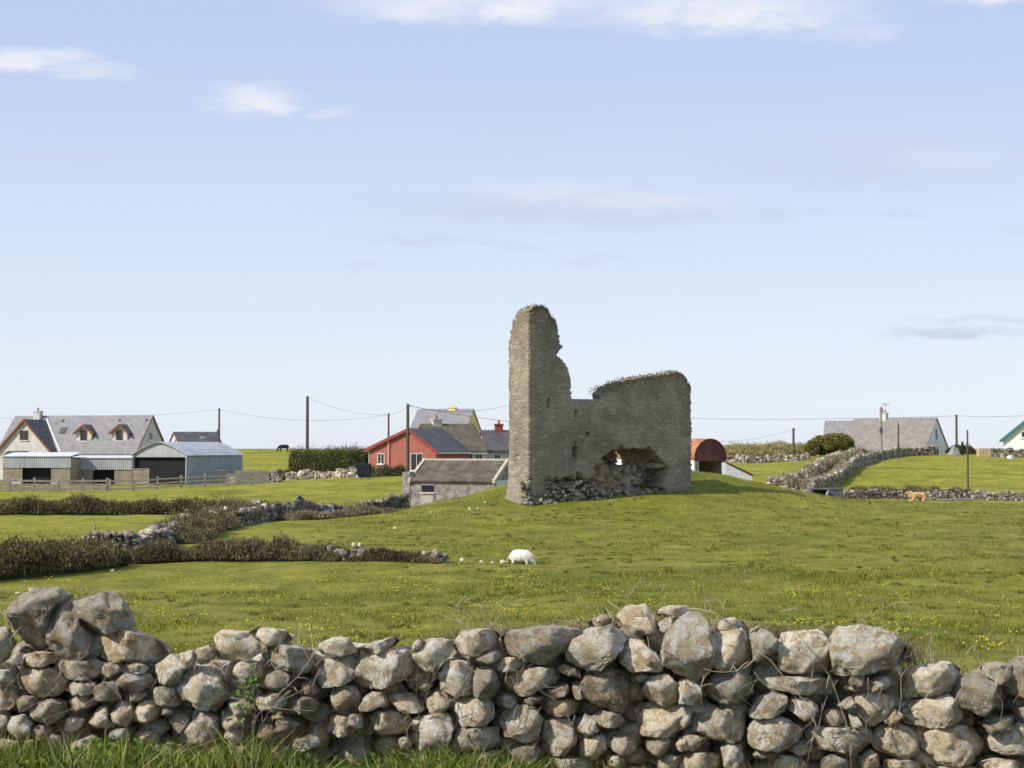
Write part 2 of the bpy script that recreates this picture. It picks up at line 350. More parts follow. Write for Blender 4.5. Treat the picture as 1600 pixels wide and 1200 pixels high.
def rock_mat(name, cA, cB, cL, lich=0.5, sc=1.0, bump=0.8):
    m = bpy.data.materials.new(name); m.use_nodes = True; t = m.node_tree; t.nodes.clear(); b = NB(t)
    tcn = b.n('ShaderNodeTexCoord'); v = tcn.outputs['Object']; p = b.n('ShaderNodeBsdfPrincipled'); out = b.n('ShaderNodeOutputMaterial')
    n1 = b.noise(v, 2.2*sc, 5, .6, .3); n2 = b.noise(v, 9*sc, 10, .80, .4); n3 = b.noise(v, 24*sc, 9, .88); n5 = b.noise(v, 52*sc, 5, .8); n4 = b.noise(v, 4.6*sc, 7, .68, .8)
    c = b.mix(b.smooth(n1, .35, .65), c4(cA), c4(cB))
    c = b.mix(b.math('MULTIPLY', b.smooth(n2, .48, .53), lich), c, c4(cL))                    # lichen crust
    c = b.mix(b.math('MULTIPLY', b.smooth(n4, .56, .66), .55), c, c4([k*.42 for k in cA]))     # dark stain
    c = b.mix(b.math('MULTIPLY', b.smooth(n3, .57, .66), .6), c, c4([k*.30 for k in cA]))
    c = b.mix(b.math('MULTIPLY', b.smooth(n5, .56, .63), .6), c, c4([k*.32 for k in cA]))
    at = b.n('ShaderNodeAttribute', attribute_name='tone'); c = b.mix(1.0, c, at.outputs['Color'], 'MULTIPLY')
    b.put(p.inputs['Base Color'], c); p.inputs['Roughness'].default_value = 0.93; p.inputs['Specular IOR Level'].default_value = 0.2
    vo = b.n('ShaderNodeTexVoronoi', feature='DISTANCE_TO_EDGE'); vo.inputs['Scale'].default_value = 7*sc
    wv = b.n('ShaderNodeVectorMath', operation='MULTIPLY_ADD'); nc = b.n('ShaderNodeTexNoise'); t.links.new(v, nc.inputs[0]); nc.inputs['Scale'].default_value = 5*sc
    t.links.new(nc.outputs['Color'], wv.inputs[0]); wv.inputs[1].default_value = (.35/sc,)*3; t.links.new(v, wv.inputs[2]); t.links.new(wv.outputs[0], vo.inputs['Vector'])
    crack = b.smooth(vo.outputs['Distance'], 0.0, .05)
    hh = b.math('ADD', b.math('ADD', b.math('MULTIPLY', n2, 1.1), b.math('MULTIPLY', n3, 1.3)), b.math('MULTIPLY', crack, .25))
    bp = b.n('ShaderNodeBump'); bp.inputs['Strength'].default_value = bump; bp.inputs['Distance'].default_value = 0.06/sc
    b.put(bp.inputs['Height'], hh); t.links.new(bp.outputs[0], p.inputs['Normal'])
    t.links.new(p.outputs[0], out.inputs[0]); return m
ROCK = rock_mat('limestone', (0.54, 0.405, 0.235), (0.86, 0.70, 0.47), (0.98, 0.92, 0.77), .9, bump=.9)
FROCK = rock_mat('field_wall_stone', (0.20, 0.165, 0.12), (0.31, 0.265, 0.20), (0.66, 0.60, 0.50), .6, .6, .5)

# ------------------------------------------------------------------ stones
def ico(n):
    bm = bmesh.new(); bmesh.ops.create_icosphere(bm, subdivisions=n, radius=1); bm.verts.ensure_lookup_table()
    V = np.array([v.co[:] for v in bm.verts]); Fc = np.array([[v.index for v in f.verts] for f in bm.faces]); bm.free(); return V, Fc
ICO = {n: ico(n) for n in (2, 3, 4, 5)}
def poly_radius(poly, cen, th):
    """distance from cen to polygon boundary for each angle th"""
    P = np.asarray(poly) - cen; Q = np.roll(P, -1, 0); r = np.full(len(th), 1e-3)
    c, s = np.cos(th), np.sin(th)
    for a, b in zip(P, Q):
        e = b - a; den = c*e[1] - s*e[0]
        den = np.where(np.abs(den) < 1e-9, 1e-9, den)
        tt_ = (a[0]*e[1]-a[1]*e[0])/den; uu_ = (a[0]*s - a[1]*c)/den
        ok = (tt_ > 0) & (uu_ >= -0.02) & (uu_ <= 1.02); r = np.where(ok, np.maximum(r, tt_), r)
    return r
def fbm(V, sc, seed, oct=4):
    o = Vector((seed*3.7, seed*1.3, -seed*2.1))
    return np.array([noise.fractal(Vector(v)*sc + o, 0.75, 2.1, oct) for v in V])
def rock_shape(poly, depth, lev=4, seed=0, cuts=9, rough=.07):
    """poly: (x,z) outline in metres; returns verts relative to centroid, depth along y (front = -y)"""
    P = np.asarray(poly, float)
    a = P; b = np.roll(P, -1, 0); cr = a[:, 0]*b[:, 1]-b[:, 0]*a[:, 1]; A = cr.sum()/2
    cen = np.array([((a[:, 0]+b[:, 0])*cr).sum(), ((a[:, 1]+b[:, 1])*cr).sum()])/(6*A) if abs(A) > 1e-9 else P.mean(0)
    V, Fc = ICO[lev]; th0 = np.linspace(-math.pi, math.pi, 181); r0 = poly_radius(P, cen, th0)
    k = np.array([.1, .8, .1])
    r0 = np.convolve(np.r_[r0[-3:-1], r0, r0[1:3]], k, 'same')[2:-2]
    th = np.arctan2(V[:, 2], V[:, 0]); Rr = np.interp(th, th0, r0)
    rho = np.hypot(V[:, 0], V[:, 2]); rho2 = rho**0.42; sy = np.sign(V[:, 1])*np.abs(V[:, 1])**0.55
    O = np.c_[np.cos(th)*Rr*rho2, sy*depth, np.sin(th)*Rr*rho2]
    rs = np.random.default_rng(seed+11); ext = np.array([r0.mean(), depth, r0.mean()])
    front = O[:, 1] < depth*.35
    for i in range(cuts):
        az = rs.uniform(-65, 65) if i > 1 else (rs.uniform(25, 60), rs.uniform(-45, 5))[i]
        el = rs.uniform(-50, 55) if i > 1 else (rs.uniform(-20, 25), rs.uniform(15, 45))[i]
        az, el = R(az), R(el); n = np.array((math.sin(az)*math.cos(el), -math.cos(az)*math.cos(el), math.sin(el)))
        q = O/ext; d = q @ n; c = np.percentile(d[front], 100 - rs.uniform(7, 26)); ex = np.maximum(d-c, 0)
        O[:, 1] += np.where(front, np.minimum(ex/max(-n[1], .35), 1.1)*ext[1], 0)
        rad_ = np.clip(1 - ex*.12, .975, 1); O[:, 0] *= rad_; O[:, 2] *= rad_
    s = max(r0.mean(), .03)
    nn = fbm(O/s, 1.3, seed, 4 if lev > 3 else 2)
    nrm = O/np.maximum(np.linalg.norm(O, axis=1), 1e-6)[:, None]
    O = O + nrm*(nn*rough*s)[:, None]
    if lev > 3:
        n2 = fbm(O, 11, seed+5, 4); O = O + nrm*((n2-.6*np.abs(fbm(O, 6, seed+9, 2)))*.014)[:, None]
    return O, Fc, cen
def stone_tone(seed):
    r = random.Random(seed); k = r.choice([.62, .8, .95, 1.02, 1.08, 1.15]); t = r.uniform(-.05, .05)
    return (k*(1+t), k, k*(1-t*1.3))
PA = """40,170 90,100 170,62 240,70 300,110 250,150 215,200 215,260 245,345 130,355 90,280 60,250
205,190 290,120 350,122 370,230 425,290 395,380 280,390 235,320
300,350 400,290 520,250 560,300 440,400 330,410
340,126 480,88 535,100 590,190 600,250 500,262 420,310 360,250
-20,230 40,250 70,310 30,390 -20,400
40,400 100,335 130,350 110,410 50,415
105,370 160,352 250,358 262,395 200,418 115,412
415,360 450,290 520,250 600,260 680,290 735,320 770,370 700,420 560,395 440,385
250,420 300,390 450,390 470,430 440,480 320,475 260,445
455,400 540,400 580,430 520,465 460,465
560,415 640,400 700,420 670,445 570,445
60,460 110,428 260,430 305,500 280,545 200,560 110,545 65,510
-30,440 60,430 70,470 60,500 -30,490
295,515 340,488 440,490 460,520 430,545 320,540
440,520 480,490 545,480 555,570 450,575
545,480 590,450 690,455 730,490 700,520 590,525 560,505
570,545 650,530 690,550 650,580 580,570
710,420 770,365 840,375 855,420 810,500 740,495
720,520 780,505 830,520 850,590 790,600 730,580
830,470 880,425 980,435 1010,470 1050,570 990,625 900,590 830,545
-30,500 50,520 80,570 60,610 -30,620
60,600 110,555 180,560 150,620 70,630
145,610 240,568 300,590 310,640 240,680 170,665
320,570 370,548 430,555 435,600 330,645
390,690 470,590 500,620 510,700 400,710
495,620 540,580 600,582 625,640 590,695 520,690
615,660 640,600 710,562 745,600 735,650 650,700
285,690 330,655 380,670 370,710 310,730
150,690 200,690 240,710 200,760 150,750
40,650 120,640 150,680 140,740 60,740 40,700
165,770 220,740 280,745 270,800 180,800
750,600 830,600 800,640 755,640
775,650 850,600 890,610 870,700 830,730 775,715
865,690 890,620 950,640 1000,660 1010,760 940,785 860,770
1010,670 1050,635 1110,640 1135,690 1080,705 1020,700
1030,710 1110,705 1130,740 1100,775 1040,785
970,800 1030,785 1060,810 1000,830
985,290 1020,260 1150,265 1190,245 1230,330 1150,385 1080,410 1000,380
1140,260 1200,238 1320,252 1365,300 1290,320 1220,310
1230,330 1280,310 1380,325 1440,350 1450,400 1420,450 1290,420 1240,385
900,340 980,320 1000,370 950,410 905,390
830,360 900,342 905,410 850,430
1060,450 1110,400 1200,400 1240,440 1180,480 1080,500
1235,460 1290,432 1350,450 1340,500 1270,530 1240,500
1470,320 1540,285 1620,290 1650,350 1560,370 1490,365
1435,440 1500,390 1600,365 1665,400 1640,470 1580,505 1480,510 1440,490
1340,590 1400,560 1460,565 1480,610 1430,640 1350,620
1050,590 1130,570 1180,600 1150,640 1060,630
1180,570 1280,540 1330,560 1330,620 1200,620
1260,670 1350,650 1390,690 1300,720 1250,710
1480,700 1540,650 1640,660 1650,740 1520,740
1190,690 1250,690 1310,740 1240,770 1190,740
500,710 590,700 600,740 520,750
600,735 680,720 740,740 700,780 610,775
0,640 40,640 45,720 -10,720
1390,500 1440,490 1480,530 1440,560 1390,550
1350,760 1450,730 1490,770 1400,810 1350,800
700,790 790,770 850,790 830,830 720,830
1100,790 1180,780 1230,820 1150,850 1100,840
0,760 90,760 120,810 0,830
330,770 420,740 480,770 440,820 340,820"""
PB = """90,340 150,310 260,280 290,300 240,335 110,375
60,480 110,390 200,350 320,338 340,430 300,480 150,520 80,520
340,315 375,285 392,310 352,350
340,380 400,300 480,290 545,310 500,380 420,440 370,440
525,330 570,260 680,245 740,270 740,310 650,360 560,385
745,290 800,260 900,240 1000,235 1110,255 1120,290 1000,380 920,395 780,360
635,375 690,340 750,345 760,375 690,400
705,395 740,375 860,380 890,410 830,432 730,435
460,460 490,400 560,392 620,420 622,540 560,550 470,530
620,420 700,410 730,460 760,530 690,570 622,545
765,480 800,440 920,420 1000,430 1030,480 950,520 860,550 775,540
1005,425 1040,408 1120,430 1115,470 1040,450
1050,350 1090,290 1170,250 1260,230 1340,290 1270,370 1200,430 1120,430 1060,390
1290,350 1330,300 1400,300 1450,350 1500,400 1490,440 1350,430 1300,400
1295,200 1340,160 1420,150 1470,190 1470,270 1400,285 1330,240
1475,175 1540,145 1620,150 1640,200 1490,200
1485,230 1540,195 1585,210 1540,265 1495,265
1495,330 1540,230 1600,190 1660,180 1700,210 1740,290 1710,430 1650,480 1560,440 1500,400
1150,225 1230,190 1290,210 1260,240 1170,250
95,600 130,550 215,530 228,600 110,625
205,560 300,545 390,570 390,625 330,635 220,612
340,500 400,490 440,510 400,530 345,525
400,580 440,540 500,540 520,580 480,640 420,635
545,620 560,565 640,560 710,585 720,650 670,695 570,690
720,560 790,550 830,570 800,610 730,590
835,580 880,555 940,560 930,590 850,600
945,545 1010,510 1050,495 1070,540 980,575
930,620 980,580 1060,575 1120,590 1100,640 1000,655
1110,510 1150,450 1240,430 1330,450 1390,520 1380,590 1320,640 1210,600 1130,560
1080,500 1110,480 1125,560 1085,570
1350,470 1400,445 1440,460 1410,490 1360,490
1400,530 1440,465 1520,455 1600,540 1600,580 1500,600 1410,570
120,660 180,630 270,630 330,670 320,730 220,745 160,700
375,690 380,650 500,640 530,700 490,810 380,810
340,660 378,640 375,690 340,700
745,690 770,620 830,600 910,610 940,670 920,760 850,770 780,740
525,770 560,710 640,700 740,710 740,790 620,810 530,805
950,730 960,680 1040,660 1090,690 1110,740 1060,830 960,830 940,790
1100,710 1140,640 1180,660 1200,710 1150,740
1175,660 1210,620 1300,640 1325,680 1290,700 1200,690
1340,680 1390,600 1500,600 1630,605 1620,700 1520,745 1400,740
1215,750 1250,710 1300,740 1380,750 1370,800 1310,830 1240,790
1115,790 1150,740 1220,740 1240,800 1180,860 1120,840
1420,760 1530,750 1550,800 1480,840 1430,820
1550,790 1580,760 1620,760 1620,810 1560,810
290,850 360,825 500,815 540,850 400,889 300,889
270,760 310,740 330,790 290,810
-40,520 60,510 100,560 80,610 -30,610
970,850 1060,840 1170,850 1160,900 980,900
1240,840 1310,830 1330,890 1250,899
1480,850 1540,830 1600,850 1550,900 1480,900
560,830 700,815 800,830 790,889 580,889
800,800 900,780 940,820 900,870 810,870
30,640 100,640 110,700 40,720"""
PC = """180,260 210,220 270,205 330,230 330,260 240,272
145,370 160,300 210,260 300,250 345,300 350,370 310,420 200,435 150,410
330,265 380,240 440,270 460,330 430,380 350,400 335,310
460,340 500,280 590,262 670,265 715,310 720,400 690,450 560,450 480,430 462,380
715,300 760,245 850,232 950,260 1020,300 1085,345 1060,405 900,440 730,455 718,380
0,480 60,470 100,510 110,580 0,585
140,480 180,445 290,435 340,470 350,540 270,580 180,585 145,540
355,480 470,465 620,470 760,480 740,510 720,555 600,550 430,520
780,480 800,450 840,450 860,490 800,510
760,520 900,480 1020,450 1025,510 900,525 790,540
330,640 370,570 430,540 500,560 490,620 420,650 340,655
500,610 520,570 570,555 640,600 640,690 560,650
665,660 700,620 770,620 800,650 740,690 680,690
735,600 800,560 825,600 780,622
815,620 830,550 890,525 960,550 1030,560 1000,620 920,700 850,690
945,680 1010,620 1040,650 1000,695
55,660 80,620 140,600 200,625 310,630 320,700 290,760 140,755 80,720
330,710 370,660 480,655 570,700 575,760 500,800 360,800 330,770
590,740 610,705 750,700 900,705 920,760 860,810 650,805
890,770 950,700 1050,700 1120,740 1120,800 1050,850 930,810
1030,620 1080,590 1250,560 1300,590 1390,640 1380,670 1250,700 1060,690
1045,540 1070,460 1130,420 1280,410 1340,440 1270,540 1160,560 1060,575
1280,560 1310,480 1390,455 1480,500 1560,580 1540,630 1390,640 1300,600
1405,420 1480,400 1560,420 1540,500 1470,495 1410,450
1505,520 1550,430 1600,390 1680,390 1680,580 1560,555
1395,680 1430,650 1550,650 1560,690 1440,730
1135,770 1180,720 1300,700 1380,720 1440,790 1420,850 1300,889 1150,870
1450,760 1500,700 1590,685 1680,720 1680,830 1560,830 1460,810
0,760 60,730 140,760 160,800 80,820 0,800
200,800 230,780 290,790 310,889 220,889
0,830 80,820 190,830 200,900 0,900
340,820 400,800 490,810 470,840 350,840
400,880 450,830 580,840 620,900 400,910
490,810 540,790 610,790 620,820 560,830
660,860 720,830 780,850 780,910 660,910
850,850 900,815 960,840 940,890 850,900
1400,870 1480,850 1600,860 1650,920 1450,920
-10,600 50,600 60,690 0,720
790,640 830,650 850,700 800,690
1560,620 1660,600 1660,670 1570,680
960,860 1050,850 1130,870 1120,930 960,920
1150,880 1280,895 1400,890 1380,950 1160,950"""
DW = 15.0
def parse(s, ox):
    out = []
    for ln in s.strip().split('\n'):
        out.append([(ox + float(a.split(',')[0])/2.963, 900 + float(a.split(',')[1])/2.963) for a in ln.split()])
    return out
polys = parse(PA, 0) + parse(PB, 530) + parse(PC, 1060)
wall = root('dry_stone_wall', (0, DW, 1.1), 0, 'long dry stone wall of pale limestone boulders across the foreground', 'stone wall')
stones = []
for i, pl in enumerate(polys):
    pts = [W(px, py, DW) for px, py in pl]
    xz = np.array([(p.x, p.z-1.1) for p in pts])
    wd, ht = np.ptp(xz[:, 0]), np.ptp(xz[:, 1])
    stones.append((xz, wd*ht, i))
# the wall runs on outside the frame
r_ = random.Random(3)
for side in (-1, 1):
    x = 4.95*side
    while abs(x) < 12:
        z = -.15; top = r_.uniform(1.1, 1.35)
        w_ = r_.uniform(.32, .6)
        while z < top:
            h_ = r_.uniform(.16, .34)
            q = [(x+side*w_*.5 + w_*.5*math.cos(a)*r_.uniform(.85, 1.1), z+h_/2+h_*.56*math.sin(a)*r_.uniform(.9, 1.1)) for a in np.linspace(0, 2*math.pi, 8)[:-1]]
            stones.append((np.array(q), 0.0 + w_*h_*.01, 1000+len(stones))); z += h_*.95
        x += side*w_*.93
_a, _b = len(parse(PA, 0)), len(parse(PB, 0)); BACK = {2, _a+14, _a+15, _a+16, _a+18, _a+_b}
order = sorted(range(len(stones)), key=lambda k: -stones[k][1]); big = set(order[:100])
rest = []
top_prof = []
for k, (xz, ar, i) in enumerate(stones):
    wd, ht = np.ptp(xz[:, 0]), np.ptp(xz[:, 1])
    dep = min(.32, max(.11, .6*min(wd, ht)+.05)); rr = random.Random(i)
    lev = 5 if ar > .16 else 4
    if i >= 1000: lev = 3
    O, Fc, cen = rock_shape(xz + 0, dep, lev, seed=i, cuts=rr.randint(9, 14), rough=.10)
    O[:, 0] *= 1.05; O[:, 2] *= 1.06
    fwd = .05*(1.0-cen[1])+rr.uniform(-.05, .04) + (dep-.2)*.5
    if i in BACK: fwd += .24
    O = O + np.array([cen[0], fwd, cen[1]])
    top_prof.append((xz[:, 0].min(), xz[:, 0].max(), xz[:, 1].max()))
    tn = stone_tone(i)
    if i in (0, 1, 3): tn = (.66, .66, .68)
    if k in big: npmesh('stone', O, Fc, ROCK, wall, colr=np.array(tn)[None], smooth=True)
    else: rest.append((O, Fc, tn))
def join(parts):
    Vs, Fs, Cs, o = [], [], [], 0
    for V, Fc, t in parts:
        Vs.append(V); Fs.append(Fc+o); Cs.append(np.tile(np.array(t)[None], (len(V), 1))); o += len(V)
    return np.concatenate(Vs), np.concatenate(Fs), np.concatenate(Cs)
V, Fc, C_ = join(rest); o = npmesh('small_stones', V, Fc, ROCK, wall, colr=C_, smooth=True); tag(o, kind='stuff')
# inner and rear stones of the double wall
back = []; r_ = random.Random(9)
for layer in range(3):
    x = -12.0
    while x < 12:
        w_ = r_.uniform(.28, .5); xm = x+w_/2
        top = min([max([t for a, b, t in top_prof if a-.02 < q < b+.02] or [1.0]) for q in np.linspace(x-.03, x+w_+.03, 7)])-.10-.03*layer
        top = min(top, 1.36 if layer == 0 else 1.0)
        z = -.25
        while z < top-.1:
            h_ = min(r_.uniform(.16, .3), top-z)
            q = [(xm + w_*.55*math.cos(a)*r_.uniform(.85, 1.1), z+h_/2+h_*.58*math.sin(a)*r_.uniform(.9, 1.1)) for a in np.linspace(0, 2*math.pi, 8)[:-1]]
            O, F3, cen = rock_shape(q, .22, 3, seed=r_.randint(0, 9999), cuts=6)
            back.append((O + np.array([cen[0], .33+.23*layer+r_.uniform(-.04, .04), cen[1]]), F3, stone_tone(r_.randint(0, 999)))); z += h_*.93
        x += w_*.93
V, Fc, C_ = join(back); o = npmesh('rear_stones', V, Fc, ROCK, wall, colr=C_, smooth=True); tag(o, kind='stuff')

# ------------------------------------------------------------------ generic far stone walls and hedges
def path_pts(path, step):
    """path: list of (px, d); resample to world xy"""
    P = [np.array((U(px)*d, d)) for px, d in path]; out = []
    for a, b in zip(P, P[1:]):
        L = np.linalg.norm(b-a); n = max(1, int(L/step))
        for i in range(n): out.append((a+(b-a)*i/n, (b-a)/L))
    out.append((P[-1], (P[-1]-P[-2])/np.linalg.norm(P[-1]-P[-2]))); return out
def stone_wall(path, ht, th, label, ss=.3, seed=0, name='field_wall', hvar=.2, tone=1.0, jag=.15, mat=None):
    rr = random.Random(seed+100); pts = path_pts(path, ss*.85)
    x0, y0 = pts[0][0]; z0 = h1(x0, y0)
    hs = H([p[0][0] for p in pts], [p[0][1] for p in pts])
    items = []
    for k, ((p, t), hg) in enumerate(zip(pts, hs)):
        nrm = np.array((-t[1], t[0])); hh = ht*(1+hvar*noise.noise(Vector((k*ss*.35, seed, 0)))) + rr.uniform(-jag, jag)*.5
        for side in (-1, 1):
            z = -.1
            while z < hh:
                h_ = rr.uniform(.4, 1.3)*ss*.72
                V, Fc = ICO[2]; s = np.array((ss*rr.uniform(.38, .95), th*.33, h_*rr.uniform(.5, .8))); V = np.sign(V)*np.abs(V)**.75; q = V*s*(1+.27*np.array([noise.noise(Vector(v*1.7)+Vector((k*3.1, z*9, seed))) for v in V])[:, None]*2)
                an = math.atan2(t[1], t[0]) + rr.uniform(-.15, .15); ca, sa = math.cos(an), math.sin(an); tl = rr.uniform(-.5, .5)
                q = np.c_[q[:, 0]*math.cos(tl)-q[:, 2]*math.sin(tl), q[:, 1], q[:, 0]*math.sin(tl)+q[:, 2]*math.cos(tl)]
                c = p + nrm*side*th*.28*(1-z/(ht*3)) + rr.uniform(-.04, .04)
                q = np.c_[q[:, 0]*ca-q[:, 1]*sa + c[0]-x0, q[:, 0]*sa+q[:, 1]*ca + c[1]-y0, q[:, 2]+z+h_/2+hg-z0]
                tn = np.array(stone_tone(rr.randint(0, 9999)))*tone*rr.choice((.5, .6, .7, .8, .95, 1.45))
                items.append((q, Fc, tn)); z += h_*.92
    V, Fc, C_ = join(items); o = npmesh(name, V, Fc, mat or FROCK, None, colr=C_, smooth=False); o.location = (x0, y0, z0)
    return tag(o, label, 'stone wall')
def leafcloud(P, size, cols, seed, up=.2, aspect=2.2, tilt=1.0):
    """P (n,3) -> quads"""
    g_ = np.random.default_rng(seed); n = len(P)
    a = g_.normal(size=(n, 3)); a[:, 2] = a[:, 2]*tilt+up; a /= np.linalg.norm(a, axis=1)[:, None]
    b = np.cross(a, g_.normal(size=(n, 3))); b /= np.linalg.norm(b, axis=1)[:, None]
    s = size*g_.uniform(.6, 1.3, n)[:, None]
    V = np.stack([P-a*s*.5, P+b*s*.5/aspect, P+a*s*.5, P-b*s*.5/aspect], 1).reshape(-1, 3)
    Fc = np.arange(4*n).reshape(-1, 4); cols = np.asarray(cols); t = g_.random(n)[:, None]; ci = g_.integers(0, len(cols), n)
    C = cols[ci]*(0.75+.5*t); C = np.repeat(C, 4, 0); return V, Fc, C
HEDGEC = [(0.13, 0.10, 0.045), (0.20, 0.155, 0.085), (0.075, 0.075, 0.02), (0.28, 0.225, 0.14), (0.14, 0.14, 0.04)]
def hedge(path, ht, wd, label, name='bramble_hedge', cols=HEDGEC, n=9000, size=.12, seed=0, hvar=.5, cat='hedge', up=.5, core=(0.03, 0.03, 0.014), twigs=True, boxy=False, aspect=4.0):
    g_ = np.random.default_rng(seed+50); pts = path_pts(path, .4); x0, y0 = pts[0][0]; z0 = h1(x0, y0)
    hs = H([p[0][0] for p in pts], [p[0][1] for p in pts]) - z0
    r = root(name, (x0, y0, z0), 0, label, cat)
    # woody core: a lumpy bank
    m = 10; V = []; prof = []
    for k, ((p, t), hg) in enumerate(zip(pts, hs)):
        nrm = np.array((-t[1], t[0])); env = 1.0 if boxy else min(1, .35+.3*min(k, len(pts)-1-k))
        hh = ht*env*(1+hvar*(1.5*noise.noise(Vector((k*.4*.45, seed*7.1, 0)))+1.3*noise.noise(Vector((k*.4*1.6, seed*3.1, 8))))); ww = wd*(1+.3*noise.noise(Vector((k*.4*.4, seed*3.3, 5))))
        prof.append((p-np.array((x0, y0)), nrm, hh, ww, hg))
        for j in range(m+1):
            a = math.pi*j/m; e = .6 if boxy else .8
            cx_ = math.copysign(abs(math.cos(a))**e, math.cos(a)); cz_ = abs(math.sin(a))**e
            rr = .86*(1+.18*noise.noise(Vector((k*.33, j*.7, seed))))
            q = p - np.array((x0, y0)) + nrm*cx_*ww*.5*rr
            V.append((q[0], q[1], hg-.1 + cz_*(hh+.1)*rr))
    V = np.array(V); K = len(pts); idx_ = np.arange(K*(m+1)).reshape(K, m+1)
    Fc = np.stack([idx_[:-1, :-1], idx_[:-1, 1:], idx_[1:, 1:], idx_[1:, :-1]], -1).reshape(-1, 4)
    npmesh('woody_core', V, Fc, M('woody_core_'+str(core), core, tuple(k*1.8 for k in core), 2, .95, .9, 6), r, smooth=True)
    ks = g_.integers(0, K-1, n); fr = g_.random(n); a = g_.uniform(0.03, .97, n)*math.pi
    P = np.array([q[0] for q in prof]); N = np.array([q[1] for q in prof]); HH = np.array([q[2] for q in prof]); WW = np.array([q[3] for q in prof]); HG = np.array([q[4] for q in prof])
    L = lambda A: A[ks]*(1-fr[:, None] if A.ndim > 1 else 1-fr) + A[ks+1]*(fr[:, None] if A.ndim > 1 else fr)
    e = .6 if boxy else .8; ca = np.sign(np.cos(a))*np.abs(np.cos(a))**e; sa = np.abs(np.sin(a))**e
    rad = g_.normal(.93, .12, n) + (g_.random(n) < .06)*g_.uniform(0, .35, n)*(not boxy)
    q = L(P) + L(N)*(ca*L(WW)*.5*rad)[:, None] ; z = L(HG) + sa*L(HH)*rad
    Vv, F2, C = leafcloud(np.c_[q, z], size, cols, seed, up, aspect)
    if not boxy:
        zz_ = Vv[:, 2].reshape(-1, 4); zz_ += (zz_ - zz_.mean(1)[:, None])*.6; Vv[:, 2] = zz_.ravel()
    # clumps of lighter and darker growth
    cl = np.repeat(np.array([noise.noise(Vector((a_*.9, b_*.9, c_*1.4))) for a_, b_, c_ in np.c_[q, z][:]]), 4)
    C = C*(1+.7*cl)[:, None].clip(.35, 2)
    npmesh('foliage', Vv, F2, LEAF, r, colr=C)
    return r

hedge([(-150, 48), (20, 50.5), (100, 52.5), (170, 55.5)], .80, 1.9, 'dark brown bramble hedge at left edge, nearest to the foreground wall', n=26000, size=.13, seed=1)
stone_wall([(140, 58), (205, 58.5), (262, 60)], .82, .7, 'short stretch of bare grey stones between the two dark bramble hedges', ss=.22, seed=2)
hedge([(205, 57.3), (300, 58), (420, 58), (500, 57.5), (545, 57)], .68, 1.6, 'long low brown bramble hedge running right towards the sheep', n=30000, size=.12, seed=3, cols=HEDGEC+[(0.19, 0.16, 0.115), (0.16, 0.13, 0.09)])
stone_wall([(520, 57), (600, 56.5), (650, 56.4), (692, 56)], .24, .5, 'tumbled low end of stone wall left of the sheep', ss=.2, seed=4, hvar=.7, jag=.3)
hedge([(545, 56.4), (640, 55.9), (688, 55.6)], .32, .7, 'sparse bramble strip growing along the tumbled wall end', n=6000, size=.1, seed=41)
stone_wall([(232, 63), (290, 74), (350, 87), (400, 95)], .55, .7, 'lichened stone wall climbing away behind the bramble hedge at left', ss=.26, seed=5, hvar=.6, jag=.3)
hedge([(262, 67), (310, 76), (350, 85), (395, 93)], .80, 2.2, 'brown bramble bank beside the lichened stone wall', n=22000, size=.13, seed=6, cols=HEDGEC+[(0.33, 0.28, 0.19)])
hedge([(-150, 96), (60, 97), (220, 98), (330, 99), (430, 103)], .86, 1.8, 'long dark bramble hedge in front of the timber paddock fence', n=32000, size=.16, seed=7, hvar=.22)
stone_wall([(372, 83), (420, 88), (455, 92), (500, 99)], .68, .5, 'rounded stone wall with pale capstones left of the blue drum', ss=.28, seed=8, hvar=.45, tone=.75)
stone_wall([(572, 106), (600, 108), (632, 112)], .95, .6, 'high grey stone wall against the old cement outbuilding', ss=.3, seed=9, tone=.6)
stone_wall([(500, 101), (540, 104), (572, 106)], .7, .6, 'low dark stone wall behind the wire fence', ss=.3, seed=10, tone=.6)
hedge([(440, 88), (500, 90), (560, 93), (610, 96)], .32, 1.6, 'straw coloured rough growth at the foot of the mound', n=9000, size=.16, seed=11, cols=[(0.27, 0.23, 0.14), (0.19, 0.165, 0.09), (0.12, 0.11, 0.05), (0.33, 0.28, 0.19)], core=(.07, .06, .03))
stone_wall([(452, 172), (500, 172), (562, 171)], .75, .8, 'pale stone wall below the clipped dark hedge', ss=.45, seed=12, tone=1.3)
stone_wall([(420, 160), (436, 160)], .9, .8, 'rounded heap of stones beside the concrete slab', ss=.4, seed=13, tone=1.1)
hedge([(428, 172), (448, 176)], .9, 2.4, 'olive scrub clump left of the pale stone wall', n=1500, size=.25, seed=61, cols=[(.14, .14, .05), (.10, .11, .035)])
hedge([(457, 188), (510, 187), (574, 186)], 3.05, 3.0, 'tall clipped dark green hedge left of the red house', name='clipped_hedge', cols=[(0.09, 0.105, 0.030), (0.14, 0.15, 0.05), (0.21, 0.20, 0.085), (0.06, 0.07, 0.022)], n=18000, size=.24, seed=14, hvar=.06, boxy=True, core=(.02, .026, .010))
hedge([(570, 158), (600, 156), (640, 155)], .8, 1.2, 'low garden shrubs in front of the red house', cols=[(0.05, 0.07, 0.025), (0.12, 0.11, 0.06)], n=3000, size=.2, seed=15)
